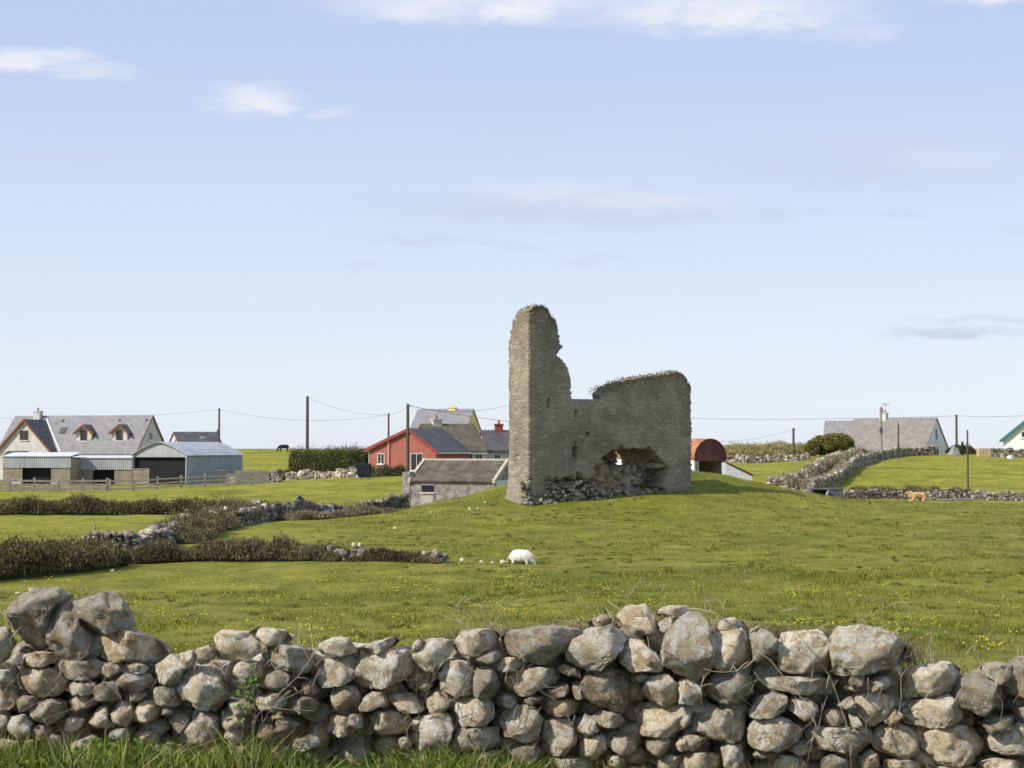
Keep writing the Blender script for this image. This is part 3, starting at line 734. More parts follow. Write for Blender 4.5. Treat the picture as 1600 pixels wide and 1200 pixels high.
# right side
stone_wall([(1118, 196), (1180, 196), (1262, 196)], .6, .6, 'distant stone wall below the tan grass bank', ss=.42, seed=16, tone=1.15)
hedge([(1118, 214), (1170, 214), (1215, 214), (1268, 214)], 1.55, 4.0, 'tan grass bank on the skyline right of the ruin', name='grass_bank', cols=[(0.40, 0.34, 0.17), (0.32, 0.28, 0.11), (0.20, 0.20, 0.06), (0.48, 0.40, 0.24)], n=14000, size=.24, seed=17, hvar=.12, cat='bank', core=(.26, .23, .10))
stone_wall([(1205, 136), (1245, 150), (1290, 178), (1345, 203)], .75, .8, 'left stone wall of the rising lane, furred with dry grass', ss=.32, seed=18, hvar=.3, tone=1.4)
hedge([(1208, 135.5), (1245, 149.5), (1285, 174), (1345, 202)], .85, 1.8, 'dry grass and bramble over the left lane wall', n=16000, size=.25, seed=19, cols=[(0.36, 0.30, 0.20), (0.27, 0.22, 0.14), (0.44, 0.37, 0.26), (0.16, 0.16, 0.07)], core=(.07, .06, .04))
stone_wall([(1268, 134), (1300, 150), (1338, 176), (1375, 192), (1420, 199), (1463, 201)], .9, .6, 'right stone wall of the lane curving up to the white gabled cottage', ss=.3, seed=20, hvar=.15, tone=1.1)
hedge([(1262, 134.5), (1292, 149), (1325, 170)], .9, 1.5, 'dry grass and bramble over the lower right lane wall', n=11000, size=.25, seed=21, cols=[(0.38, 0.31, 0.20), (0.27, 0.22, 0.14), (0.46, 0.39, 0.27)], core=(.07, .06, .04))
stone_wall([(1178, 129), (1225, 128), (1270, 126)], .55, .8, 'low stone wall running behind the mound to the concrete trough', ss=.4, seed=22)
stone_wall([(1318, 131), (1400, 132), (1500, 131), (1620, 128), (1720, 127)], .56, .6, 'long low stone wall along the foot of the right pasture', ss=.26, seed=23, tone=.8, jag=.2)
hedge([(1322, 132), (1400, 133), (1530, 132)], .72, 2.2, 'dry grass strip behind the long low wall at right', n=14000, size=.17, seed=24, cols=[(0.24, 0.20, 0.12), (0.13, 0.12, 0.05), (0.18, 0.17, 0.07)], core=(.06, .055, .025))
stone_wall([(1552, 196), (1600, 195), (1680, 194)], .8, .7, 'dark stone wall in front of the teal trimmed house', ss=.4, seed=25, tone=.7)
hedge([(1480, 214), (1505, 213), (1530, 212)], .8, 2, 'dark shrubs at the gable of the white cottage', n=2500, size=.3, seed=26, cols=[(.05, .065, .02), (.09, .10, .035)])

# ------------------------------------------------------------------ ruin
AR = R(31); D0 = 95.0
ca, sa = math.cos(AR), math.sin(AR)
rx0, ry0 = U(826, 790)*D0, D0
rz0 = W(826, 790, D0).z
def p2plane(px, py):
    a, b = ray(px, py); u = (a*ry0 - rx0)/(ca - a*sa); return (u, CAMZ + b*(ry0+u*sa) - rz0)
def p2side(px, py):
    a, b = ray(px, py); v = (a*ry0 - rx0)/(-sa - a*ca); return (v, CAMZ + b*(ry0+v*ca) - rz0)
ruin = root('ruined_tower', (rx0, ry0, rz0), AR, 'roofless grey ruined stone tower with one tall jagged corner, on the green mound', 'ruin')
def inpoly(px, py, poly):
    P = np.asarray(poly); ins = np.zeros(px.shape, bool); j = len(P)-1
    for i in range(len(P)):
        xi, yi = P[i]; xj, yj = P[j]
        c = ((yi > py) != (yj > py)) & (px < (xj-xi)*(py-yi)/(yj-yi+1e-12)+xi); ins ^= c; j = i
    return ins
def vnoise(A, B, sc, seed, oct=3):
    return np.array([noise.fractal(Vector((a*sc, b*sc, seed)), .8, 2.1, oct) for a, b in zip(A.ravel(), B.ravel())]).reshape(A.shape)
def slab(name, outline, thick, front, holes, frame, mat, parent, cell=.065, jag=.1, seed=0, backn=.12):
    """sheet of masonry: outline in (s,z); front(S,Z)->recess; frame(s,t,z)->xyz (t = depth into the wall)"""
    P = np.array(outline); s0, z0 = P.min(0); s1, z1 = P.max(0)
    ns = int((s1-s0)/cell)+2; nz_ = int((z1-z0)/cell)+2
    sv = s0 + np.arange(ns)*cell; zv = z0 + np.arange(nz_)*cell; S_, Z_ = np.meshgrid(sv, zv, indexing='ij')
    cS = S_[:-1, :-1]+cell/2; cZ = Z_[:-1, :-1]+cell/2
    jn = vnoise(np.floor(cS/.30), np.floor(cZ/.16), 7.3, seed, 1)*jag; jn2 = vnoise(np.floor(cS/.22), np.floor(cZ/.16), 5.1, seed+4, 1)*jag
    keep = inpoly(cS+jn, cZ+jn2, P)
    for hset in holes: keep &= ~inpoly(cS+jn*.5, cZ+jn2*.5, hset)
    fr = front(S_, Z_); n1 = vnoise(S_, Z_, 5.5, seed+9, 3)*.03; bkd = np.where((S_ > 3.6+.3*np.sin(Z_*5)) & (Z_ > 4.2), min(thick, .75), np.clip(thick - np.clip(Z_-(z1-2.0), 0, 2)*(1.0 if thick > 2 else .0), .7, thick)) + vnoise(S_, Z_, .9, seed+2, 3)*backn
    js = vnoise(S_, Z_, 6, seed+20, 1)*cell*.5; jz = vnoise(S_, Z_, 6, seed+30, 1)*cell*.5
    nd = 7; T = [fr+n1 + (bkd-fr-n1)*k/nd for k in range(nd+1)]
    V = []; cache = {}
    def vid(i, j, k):
        key = (i, j, k)
        if key not in cache:
            cache[key] = len(V); t = T[k][i, j]; w_ = 0 if k in (0, nd) else noise.noise(Vector((S_[i, j]*3, Z_[i, j]*3, k*.8)))*.05
            V.append(frame(S_[i, j]+js[i, j]+w_, t, Z_[i, j]+jz[i, j]+w_))
        return cache[key]
    Fc = []
    I, J = np.nonzero(keep); kp = np.zeros((ns+1, nz_+1), bool); kp[1:ns, 1:nz_] = keep
    for i, j in zip(I, J):
        Fc.append((vid(i, j, 0), vid(i+1, j, 0), vid(i+1, j+1, 0), vid(i, j+1, 0)))
        Fc.append((vid(i, j, nd), vid(i, j+1, nd), vid(i+1, j+1, nd), vid(i+1, j, nd)))
        for (di, dj, a, b) in ((-1, 0, (i, j+1), (i, j)), (1, 0, (i+1, j), (i+1, j+1)), (0, -1, (i, j), (i+1, j)), (0, 1, (i+1, j+1), (i, j+1))):
            if not kp[i+1+di, j+1+dj]:
                for k in range(nd): Fc.append((vid(*a, k), vid(*a, k+1), vid(*b, k+1), vid(*b, k)))
    return npmesh(name, np.array(V), np.array(Fc), mat, parent)
def masonry():
    m = bpy.data.materials.new('rubble_masonry'); m.use_nodes = True; t = m.node_tree; t.nodes.clear(); b = NB(t)
    tcn = b.n('ShaderNodeTexCoord'); v = tcn.outputs['Object']; p = b.n('ShaderNodeBsdfPrincipled'); out = b.n('ShaderNodeOutputMaterial')
    mp = b.n('ShaderNodeMapping'); t.links.new(v, mp.inputs[0]); mp.inputs['Scale'].default_value = (2.3, 2.3, 5.4)
    nc = b.n('ShaderNodeTexNoise'); t.links.new(v, nc.inputs[0]); nc.inputs['Scale'].default_value = 3.0
    wv = b.n('ShaderNodeVectorMath', operation='MULTIPLY_ADD'); t.links.new(nc.outputs['Color'], wv.inputs[0]); wv.inputs[1].default_value = (.7, .7, .7); t.links.new(mp.outputs[0], wv.inputs[2])
    ve = b.n('ShaderNodeTexVoronoi', feature='DISTANCE_TO_EDGE'); ve.inputs['Scale'].default_value = 1; t.links.new(wv.outputs[0], ve.inputs['Vector'])
    vc = b.n('ShaderNodeTexVoronoi', feature='F1'); vc.inputs['Scale'].default_value = 1; t.links.new(wv.outputs[0], vc.inputs['Vector'])
    sc = b.n('ShaderNodeSeparateColor'); t.links.new(vc.outputs['Color'], sc.inputs[0])
    big = b.noise(v, .45, 4, .6, .5); fine = b.noise(v, 12, 6, .7); pink = b.noise(v, .35, 3, .5)
    c = b.mix(b.smooth(big, .35, .65), (0.225, 0.190, 0.142, 1), (0.375, 0.33, 0.26, 1))
    c = b.mix(b.math('MULTIPLY', b.smooth(pink, .52, .66), .5), c, (0.30, 0.225, 0.175, 1))
    c = b.mix(b.math('MULTIPLY', sc.outputs[0], .38), c, (0.205, 0.165, 0.115, 1))
    c = b.mix(b.math('MULTIPLY', b.smooth(sc.outputs[1], .80, .9), .4), c, (0.43, 0.38, 0.30, 1))
    c = b.mix(b.math('MULTIPLY', b.smooth(ve.outputs['Distance'], .09, .02), .25), c, (0.16, 0.13, 0.095, 1))
    c = b.mix(b.math('MULTIPLY', b.smooth(fine, .5, .7), .4), c, (0.14, 0.125, 0.10, 1))
    b.put(p.inputs['Base Color'], c); p.inputs['Roughness'].default_value = .95; p.inputs['Specular IOR Level'].default_value = .15
    bp = b.n('ShaderNodeBump'); bp.inputs['Strength'].default_value = .6; bp.inputs['Distance'].default_value = .05
    b.put(bp.inputs['Height'], b.math('ADD', b.smooth(ve.outputs['Distance'], 0, .14), b.math('MULTIPLY', b.math('ADD', fine, sc.outputs[2]), .5))); t.links.new(bp.outputs[0], p.inputs['Normal'])
    t.links.new(p.outputs[0], out.inputs[0]); return m
MAS = masonry()
top_px = [(826, 496), (829, 484), (836, 478), (847, 477), (855, 482), (859, 492), (867, 499), (871, 515), (874, 532), (878, 541), (875, 549), (869, 556), (876, 561), (883, 568), (889, 578), (892, 592), (892, 604), (894, 623),
          (914, 625), (936, 623), (938, 613), (945, 606), (960, 601), (975, 594), (1000, 590), (1020, 587), (1038, 585), (1055, 580), (1066, 584), (1074, 594), (1079, 606), (1080, 640), (1080, 700), (1080, 780)]
outl = [p2plane(*q) for q in top_px]; outl[0] = (.03, outl[0][1]); Lr = outl[-1][0]
outl = [(.03, -1.0)] + outl[:-1] + [(Lr, -.3), (Lr, -1.0)]
pw = lambda L: [p2plane(*q) for q in L]
breach = pw([(938, 716), (948, 712), (956, 703), (975, 704), (992, 701), (1012, 702), (1020, 708), (1028, 722), (1040, 730), (1044, 742), (1038, 752), (1034, 775), (1006, 778), (1000, 742), (985, 735), (965, 733), (948, 730)])
breach2 = pw([(930, 728), (1004, 728), (1006, 790), (925, 790), (925, 745)])
hole = pw([(984, 706), (996, 705), (1003, 713), (1006, 728), (992, 728), (986, 717)])
strip = pw([(815, 752), (835, 747), (850, 750), (878, 748), (893, 744), (897, 740), (902, 748), (915, 750), (922, 758), (932, 765), (942, 795), (815, 800)])
strip2 = pw([(876, 752), (893, 744), (897, 740), (902, 748), (916, 751), (922, 766), (905, 770), (880, 768)])
small = [pw([(894, 697), (903, 697), (903, 706), (894, 706)]), pw([(855, 623), (859, 623), (859, 638), (855, 638)]), pw([(915, 675), (921, 675), (921, 681), (915, 681)]), pw([(897, 690), (900, 690), (900, 695), (897, 695)]),
         pw([(899, 642), (903, 642), (901, 652), (897, 652)]), pw([(894, 708), (902, 708), (902, 718), (896, 718)]), pw([(1028, 724), (1042, 724), (1046, 731), (1030, 732)])]
def rfront(S_, Z_):
    f = np.zeros_like(S_); nn = vnoise(S_, Z_, 2.6, 3.3, 4); nb = vnoise(S_, Z_, .6, 8.1, 3)
    f += .05*nb
    cellv = np.array([noise.cell(Vector((round(a*3.2), round(b*4.6+.5*round(a*3.2)), 2))) for a, b in zip(S_.ravel(), Z_.ravel())]).reshape(S_.shape)
    jx = S_+nn*.28+.12*(cellv-.5); jz = Z_+nn*.22+.12*(cellv-.5)
    f = np.where(inpoly(jx, jz, strip), .26+.25*nn+.20*cellv, f)
    f = np.where(inpoly(jx, jz, strip2), .9+.2*nn, f)
    f = np.where(inpoly(jx, jz, breach2), .18+.26*nn+.22*cellv+.05*np.clip(3-Z_, 0, 3), f)
    f = np.where(inpoly(jx, jz, breach), 1.55+.35*nn+.25*cellv, f)
    for i, s_ in enumerate(small): f = np.where(inpoly(S_, Z_, s_), .45 if i < 2 else .25, f)
    return f
slab('front_wall', outl, 2.3, rfront, [hole], lambda s, t, z: (s, t, z), MAS, ruin, seed=1, jag=.13)
sside = [p2side(*q) for q in [(826, 498), (821, 488), (813, 484), (806, 491), (801, 503), (800, 514), (797, 518)]]
D1 = sside[-1][0]
vtop = [(.03, p2plane(827, 494)[1]+.08)] + sside[1:]
o_side = [(.03, -1.0)] + vtop + [(D1+.05, p2side(797, 600)[1]), (D1+.1, p2side(795, 700)[1]), (D1+.25, p2side(793, 760)[1]), (D1+.3, -1)]
slit = [p2side(806, 711), p2side(810, 711), p2side(810, 733), p2side(805, 733)]; put = [p2side(806, 529), p2side(809, 529), p2side(809, 534), p2side(806, 534)]
def sfront(S_, Z_):
    nn = vnoise(S_, Z_, 2.6, 5.5, 4); f = .03*nn - .10*np.clip(1.6-Z_, 0, 1.6)
    f = np.where(inpoly(S_, Z_, slit), .5, f); f = np.where(inpoly(S_, Z_, put), .3, f)
    f = np.where((S_ < .55+.3*nn) & (Z_ < 1.4+.5*nn), .28+.2*nn, f)
    return f
slab('side_wall', o_side, 1.1, sfront, [], lambda s, t, z: (t, s, z), MAS, ruin, seed=5, jag=.10)
# broken masonry heaped against the foot, and the head of the tall corner
rub = []; r_ = random.Random(5)
def rubble_rock(px, py, w_, h_, lst, proud=.0, tone=None):
    u, z = p2plane(px, py); sd = r_.randint(0, 99999)
    q = [(w_/2*math.cos(a)*r_.uniform(.8, 1.15), h_/2*math.sin(a)*r_.uniform(.8, 1.15)) for a in np.linspace(0, 2*math.pi, 8)[:-1]]
    O, F3, cen = rock_shape(q, min(w_, h_)*.55, 3, seed=sd, cuts=7)
    t = np.array(stone_tone(sd))*(tone or 1.0); lst.append((O + np.array((u, -proud, z)), F3, t))
for k in range(190):
    px = r_.uniform(816, 935); f_ = r_.random(); py = 752 + 38*f_
    rubble_rock(px, py, r_.uniform(.16, .5), r_.uniform(.12, .28), rub, proud=-.18+.35*f_**2 + r_.uniform(-.05, .05), tone=r_.choice((.55, .7, .9, 1.3)))
for k in range(75):
    px = r_.uniform(935, 1084); f_ = r_.random(); py = 768 + 15*f_ - (px-935)*.04
    rubble_rock(px, py, r_.uniform(.2, .5), r_.uniform(.14, .3), rub, proud=-.1+.3*f_, tone=.8)
for k in range(26):
    rubble_rock(r_.uniform(938, 1000), r_.uniform(727, 735), r_.uniform(.2, .4), r_.uniform(.12, .22), rub, proud=-.3, tone=.7)
V, Fc, C_ = join(rub); tag(npmesh('rubble_footing', V, Fc, FROCK, ruin, colr=C_), kind='stuff')
cap = []
for k in range(46):
    px = r_.uniform(806, 858); c0 = 1-((px-833)/27)**2
    u, z = p2plane(max(px, 828), 494); z += c0*.45*r_.uniform(.2, 1.0)
    sd = r_.randint(0, 9999); w_ = r_.uniform(.25, .5); q = [(w_/2*math.cos(a)*r_.uniform(.8, 1.15), .12*math.sin(a)*r_.uniform(.8, 1.15)) for a in np.linspace(0, 2*math.pi, 8)[:-1]]
    O, F3, cen = rock_shape(q, .2, 3, seed=sd, cuts=6); vv_ = r_.uniform(.15, 1.2) if px > 826 else r_.uniform(.4, D1)
    uu_ = u if px > 826 else r_.uniform(.2, .9)
    if px < 826: sv_, z = p2side(px, 486 + (826-px)*.75); vv_ = max(.1, sv_); z -= .05
    cap.append((O + np.array((uu_, vv_, z-.05)), F3, np.array(stone_tone(sd))*.7))
V, Fc, C_ = join(cap); npmesh('corner_cap', V, Fc, FROCK, ruin, colr=C_)
# moss and grass on the wall heads
Pm = []
for (a, b) in zip(outl[1:-2], outl[2:-1]):
    L = math.hypot(b[0]-a[0], b[1]-a[1]); top = b[1] > p2plane(1000, 640)[1] and abs(b[0]-a[0]) > .15
    px_ok = a[0] > p2plane(930, 600)[0] or a[1] > p2plane(850, 500)[1]
    if top and px_ok:
        for k in range(int(L*420)):
            f_ = random.random(); Pm.append((a[0]+(b[0]-a[0])*f_, random.uniform(-.06, 1.4), a[1]+(b[1]-a[1])*f_ + random.gauss(.0, .07)))
        for k in range(int(L*130)):
            f_ = random.random(); Pm.append((a[0]+(b[0]-a[0])*f_, -.05-.04*random.random(), a[1]+(b[1]-a[1])*f_ - abs(random.gauss(0, .22))))
for k in range(900):
    Pm.append((random.uniform(.1, 1.1), random.uniform(.05, .7), outl[1][1]+.30+random.gauss(.08, .12)))
Vv, F2, C = leafcloud(np.array(Pm)[::2], .11, [(0.10, 0.11, 0.025), (0.16, 0.155, 0.045), (0.075, 0.07, 0.03), (0.20, 0.17, 0.08), (0.13, 0.115, 0.06)], 77, .4)
npmesh('moss_cap', Vv, F2, LEAF, ruin, colr=C)

# ------------------------------------------------------------------ buildings
def solve_len(px0, d0, a, px1):
    x0 = U(px0)*d0; u1 = U(px1); return (u1*d0 - x0)/(math.cos(a) - u1*math.sin(a))
def solve_dep(px0, d0, a, px1):                    # along (-sin a, cos a)
    x0 = U(px0)*d0; u1 = U(px1); return (u1*d0 - x0)/(-math.sin(a) - u1*math.cos(a))
def corner(px, d, z=None):
    x = U(px)*d; return Vector((x, d, h1(x, d) if z is None else z))
def window(parent, x0, x1, z0, z1, y=0.0, fm=None, side=None, name='window', sill=True, mull=1):
    """window on the front (y = const plane facing -y); side='x+' or 'x-' puts it on an end wall at x=y"""
    bm = bmesh.new(); f = .07; pr = .05
    def B(b, a0, a1, p0, p1, c0, c1):
        if side is None: box(b, a0, a1, y-p1, y-p0, c0, c1)
        elif side == 'x+': box(b, y+p0, y+p1, a0, a1, c0, c1)
        else: box(b, y-p1, y-p0, a0, a1, c0, c1)
    B(bm, x0, x1, .0, pr, z1-f, z1); B(bm, x0, x1, .0, pr, z0, z0+f); B(bm, x0, x0+f, 0, pr, z0+f, z1-f); B(bm, x1-f, x1, 0, pr, z0+f, z1-f)
    for k in range(mull):
        xm = x0+(x1-x0)*(k+1)/(mull+1); B(bm, xm-.03, xm+.03, 0, pr, z0+f, z1-f)
    w_ = obj(name, bm, fm or FRAMEW, parent)
    bm = bmesh.new(); B(bm, x0+f, x1-f, 0, .022, z0+f, z1-f); obj('pane', bm, GLASS, w_)
    if sill: bm = bmesh.new(); B(bm, x0-.08, x1+.08, 0, .12, z0-.1, z0-.002); obj('sill', bm, fm if fm is WOODT else FRAMEW, w_)
    return w_
def gable_walls(parent, L, Wd, he, hr, mat, zb=-1.0, name='wall'):
    return prismo(name, [(0, zb), (Wd, zb), (Wd, he), (Wd/2, hr), (0, he)], 'x', 0, L, mat, parent)
def roof(parent, L, Wd, he, hr, mat, ov=.3, oe=.35, th=.12, name='roof'):
    s = (hr-he)/(Wd/2); bm = bmesh.new()
    for sgn in (0, 1):
        yo = -oe; zo = he - oe*s
        pts = [(yo, zo+.01), (Wd/2, hr+.01), (Wd/2, hr+th*1.3), (yo, zo+th*1.3)]
        if sgn: pts = [(Wd-p[0], p[1]) for p in pts]
        prism(bm, pts, 'x', -ov, L+ov)
    return obj(name, bm, mat, parent)
def chimney(parent, x, y, z0, z1, w_, m, pots=1, pm=None, dx=None):
    bm = bmesh.new(); dx = dx or w_
    box(bm, x-dx/2, x+dx/2, y-w_/2, y+w_/2, z0, z1); box(bm, x-dx/2-.07, x+dx/2+.07, y-w_/2-.07, y+w_/2+.07, z1+.001, z1+.14)
    c = obj('chimney', bm, m, parent)
    bm = bmesh.new()
    for k in range(pots):
        xx = x + (k-(pots-1)/2)*.4; tube(bm, [(xx, y, z1+.142), (xx, y, z1+.55)], .13, .11, 10)
    obj('chimney_pot', bm, pm or POTR, c); return c
def trim(parent, L, Wd, he, hr, m, ends=('x-', 'x+'), ov=.3, oe=.35, th=.17):
    s = (hr-he)/(Wd/2); bm = bmesh.new()
    for e in ends:
        xa, xb = (-ov-.03, -ov-.002) if e == 'x-' else (L+ov+.002, L+ov+.03)
        for sgn in (0, 1):
            pts = [(-oe, he-oe*s-.08), (Wd/2, hr-.08), (Wd/2, hr+th), (-oe, he-oe*s+th)]
            if sgn: pts = [(Wd-p[0], p[1]) for p in pts]
            prism(bm, pts, 'x', xa, xb)
    return obj('bargeboard', bm, m, parent)

# --- dormered farmhouse at left
a = R(-14); dR = 195.0; xR = U(212)*dR
Lf = 18.6; Wf = 8.4
fx, fy = xR - Lf*math.cos(a), dR - Lf*math.sin(a)
fz = 0.3
farm = root('farmhouse', (fx, fy, fz), a, 'large cream farmhouse with two roof dormers and a front gable wing', 'house', 'houses of the hamlet')
he, hr = zat(706, 195)-fz, zat(650.5, 199)-fz
gable_walls(farm, Lf, Wf, he, hr, CREAM); rf = roof(farm, Lf, Wf, he, hr, SLATE, ov=.15); trim(farm, Lf, Wf, he, hr, WOODT, ('x+',), ov=.15)
sl_ = (hr-he)/(Wf/2)
# front wing
wx0, wx1 = -1.4, 5.75; wm = 2.3; wp = 1.3; whr = zat(657.5, 199)-fz; whe = zat(708, 199)-fz
def lx(px, yl=0.0):                      # local x on plane y=yl of the farmhouse seen at px
    u1 = U(px, 690); X0 = fx - yl*math.sin(a); Y0 = fy + yl*math.cos(a); return (u1*Y0 - X0)/(math.cos(a) - u1*math.sin(a))
wm = lx(38, -wp); wx1 = lx(82, -wp); wx0 = wm-(wx1-wm)
bm = bmesh.new(); prism(bm, [(wx0, -1), (wx1, -1), (wx1, whe), (wm, whr), (wx0, whe)], 'y', -wp, 3.0); wing = obj('wing_wall', bm, CREAM, farm)
bm = bmesh.new(); sw = (whr-whe)/(wx1-wm); yb = (whr-he)/sl_+.25
for sg in (-1, 1):
    pts = [(wm, whr+.01), (wm, whr+.17), (wm+sg*(wx1-wm+.35), whe-.35*sw+.17), (wm+sg*(wx1-wm+.35), whe-.35*sw+.01)]; prism(bm, pts, 'y', -wp-.3, yb)
obj('wing_roof', bm, DSLATE, farm)
bm = bmesh.new()
for sg in (-1, 1):
    pts = [(wm, whr-.1), (wm, whr+.2), (wm+sg*(wx1-wm+.37), whe-.37*sw+.2), (wm+sg*(wx1-wm+.37), whe-.37*sw-.1)]; prism(bm, pts, 'y', -wp-.34, -wp-.302)
obj('bargeboard', bm, WOODT, farm)
window(farm, lx(31, -wp), lx(44, -wp), zat(688, 199)-fz, zat(673, 199)-fz, y=-wp, fm=FRAMEB)
# lead valley where wing roof meets the main roof
bm = bmesh.new(); yv1 = (whr-he)/sl_
p0 = Vector((wm, yv1, whr+.2)); p1 = Vector((wx1+.25, -.15, whe-.1+.2)); dv = (p1-p0); sidev = Vector((.22, 0, 0))
vs_ = [bm.verts.new(q) for q in (p0+Vector((0, 0, .02)), p0+sidev+Vector((0, 0, .03)), p1+sidev+Vector((0, 0, .05)), p1+Vector((0, 0, .04)))]
f_ = bm.faces.new(vs_); ext = bmesh.ops.extrude_face_region(bm, geom=[f_]); bmesh.ops.translate(bm, verts=[v for v in ext['geom'] if isinstance(v, bmesh.types.BMVert)], vec=(0, -.03, .05))
obj('roof_valley', bm, LEAD, farm)
chimney(rf, lx(59, 3.9), Wf/2-.3, hr-.8, zat(643, 199)-fz, .85, CREAM, 1, M('grey_pot', (.2, .19, .18)))
def dormer(px):
    xc = lx(px, .9); w_ = 1.0; yf = (zat(690, 196)-fz-he)/sl_; zb_ = he+yf*sl_; ze = zat(673.5, 196)-fz; zr = zat(663, 196)-fz
    bm = bmesh.new(); prism(bm, [(xc-w_, zb_-.2), (xc+w_, zb_-.2), (xc+w_, ze), (xc, zr-.12), (xc-w_, ze)], 'y', yf, (ze-he)/sl_+.9)
    d_ = obj('dormer', bm, CREAM, rf)
    bm = bmesh.new(); k = (zr-ze)/w_; yb_ = (zr-he)/sl_+.2
    for sg in (-1, 1): prism(bm, [(xc, zr-.1), (xc, zr+.04), (xc+sg*(w_+.3), ze-.3*k+.04), (xc+sg*(w_+.3), ze-.3*k-.1)], 'y', yf-.3, yb_)
    obj('dormer_roof', bm, DSLATE, d_)
    bm = bmesh.new()
    for sg in (-1, 1): prism(bm, [(xc, zr-.22), (xc, zr+.07), (xc+sg*(w_+.33), ze-.33*k+.07), (xc+sg*(w_+.33), ze-.33*k-.22)], 'y', yf-.34, yf-.302)
    obj('dormer_bargeboard', bm, WOODT, d_)
    window(d_, xc-.48, xc+.42, zb_+.12, ze+.12, y=yf, fm=FRAMEB, mull=0)
dormer(129); dormer(185)
def roofbox(px, py, w_, h_, m, nm):
    xc = lx(px, 2); z = zat(py, 197)-fz; y_ = (z-he)/sl_
    bm = bmesh.new(); pts = [(y_-h_/2, he+(y_-h_/2)*sl_+.16), (y_+h_/2, he+(y_+h_/2)*sl_+.16), (y_+h_/2, he+(y_+h_/2)*sl_+.27), (y_-h_/2, he+(y_-h_/2)*sl_+.27)]
    prism(bm, pts, 'x', xc-w_/2, xc+w_/2); obj(nm, bm, m, rf)
roofbox(96, 675, .8, .7, DSLATE, 'skylight'); roofbox(88, 659, .25, .2, DSLATE, 'roof_vent'); roofbox(177, 659, .25, .2, DSLATE, 'roof_vent'); roofbox(219, 659, .25, .2, DSLATE, 'roof_vent')
window(farm, 3.3, 4.4, zat(688, 197)-fz, zat(675, 197)-fz, y=Lf, side='x+')
prismo('gutter', [(-.5, he-.5), (-.36, he-.5), (-.36, he-.38), (-.5, he-.38)], 'x', wx1+.5, Lf+.1, DARKIN, farm)
window(farm, 9.5, 10.8, he-1.4, he-.45, fm=FRAMEW); window(farm, 14.2, 15.6, he-1.4, he-.45, fm=FRAMEW)
# porch
px_, pw_ = lx(24, -wp-1.5), 1.5
bm = bmesh.new(); prism(bm, [(px_-pw_, -1), (px_+pw_, -1), (px_+pw_, 2.75), (px_-pw_, 2.75)], 'y', -wp-1.5, -wp-.01); obj('porch_wall', bm, CREAM, farm)
bm = bmesh.new(); prism(bm, [(px_-pw_-.2, 2.76), (px_+pw_+.2, 2.76), (px_+pw_-.7, 3.35), (px_-pw_+.7, 3.35)], 'y', -wp-1.8, -wp-.012); obj('porch_roof', bm, DSLATE, farm)

# --- low sheds with tin fascia
def low_shed(px0, px1, d, ytop, yfas, open_px, label, dep=4.0, tilt=0.0):
    x0 = U(px0)*d; x1 = U(px1)*d; z = .0; L = x1-x0
    r = root('tin_shed', (x0, d, z), 0, label, 'shed', 'sheds of the farmyard'); zt, zf = zat(ytop, d), zat(yfas, d)
    o0, o1 = (U(p)*d-x0 for p in open_px); bm = bmesh.new()
    box(bm, 0, o0, 0, .22, -.8, zf); box(bm, o1, L, 0, .22, -.8, zf); box(bm, 0, L, dep-.2, dep, -.8, zt-.12); box(bm, 0, .2, .22, dep-.2, -.8, zt-.25); box(bm, L-.2, L, .22, dep-.2, -.8, zt-.25)
    obj('wall', bm, TANW, r)
    boxo('fascia', (-.05, L+.05, -.08, -.02, zf-.06, zt), GALV, r)
    bm = bmesh.new(); prism(bm, [(-.2, zt+.02), (dep+.2, zt+.30+tilt), (dep+.2, zt+.36+tilt), (-.2, zt+.08)], 'x', -.1, L+.1); obj('roof', bm, M('pale_tin_roof', (.62, .64, .67), (.72, .73, .75), 1, .5, ribs=(0, .2), spec=.4), r)
    bm = bmesh.new(); box(bm, o0+.02, o1-.02, .5, .6, -.5, zf-.05); obj('opening_shade', bm, DARKIN, r)  # added black sheet standing in for the shade inside the opening
    return r
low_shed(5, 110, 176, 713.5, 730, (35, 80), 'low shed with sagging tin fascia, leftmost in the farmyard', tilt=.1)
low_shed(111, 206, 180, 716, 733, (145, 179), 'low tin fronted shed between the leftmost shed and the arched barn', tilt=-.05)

# --- arched barn
a = R(-17); dB = 172.0
x0 = U(292)*dB; Lb = 6.3; Lb = -solve_len(292, dB, a, 207.5); bx0, by0 = x0-Lb*math.cos(a), dB-Lb*math.sin(a)
Db = solve_dep(292, dB, a, 379); Db = abs(Db)
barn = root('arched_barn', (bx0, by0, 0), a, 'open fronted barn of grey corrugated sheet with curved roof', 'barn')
eh = zat(712.5, 173); ah = zat(691.5, 175)
def arch(n=14, drop=0): return [(Lb*i/n, eh-drop+(ah-eh)*(1-abs(2*i/n-1)**1.45)) for i in range(n+1)]
bm = bmesh.new(); prism(bm, [(Lb, eh-.12)]+[(0, eh-.12)]+arch(), 'y', 0, .08); obj('gable_sheet', bm, GALV, barn)
bm = bmesh.new(); A1 = arch(); o_ = [(p[0]+(p[0]/Lb-.5)*.3, p[1]+.02) for p in A1]; prism(bm, o_ + [(p[0], p[1]+.06) for p in o_[::-1]], 'y', -.25, Db+.2); obj('roof', bm, GALVY, barn)
boxo('side_wall', (Lb-.08, Lb, .08, Db, -.6, eh-.02), GALVS, barn); boxo('side_wall', (0, .08, .08, Db, -.6, eh-.02), GALVS, barn)
boxo('rear_wall', (.08, Lb-.08, Db-.1, Db, -.6, eh), DARKIN, barn); boxo('corner_post', (0, .15, -.06, .0, -.6, eh-.122), POLE, barn); boxo('corner_post', (Lb-.15, Lb, -.06, .0, -.6, eh-.122), GALVS, barn)
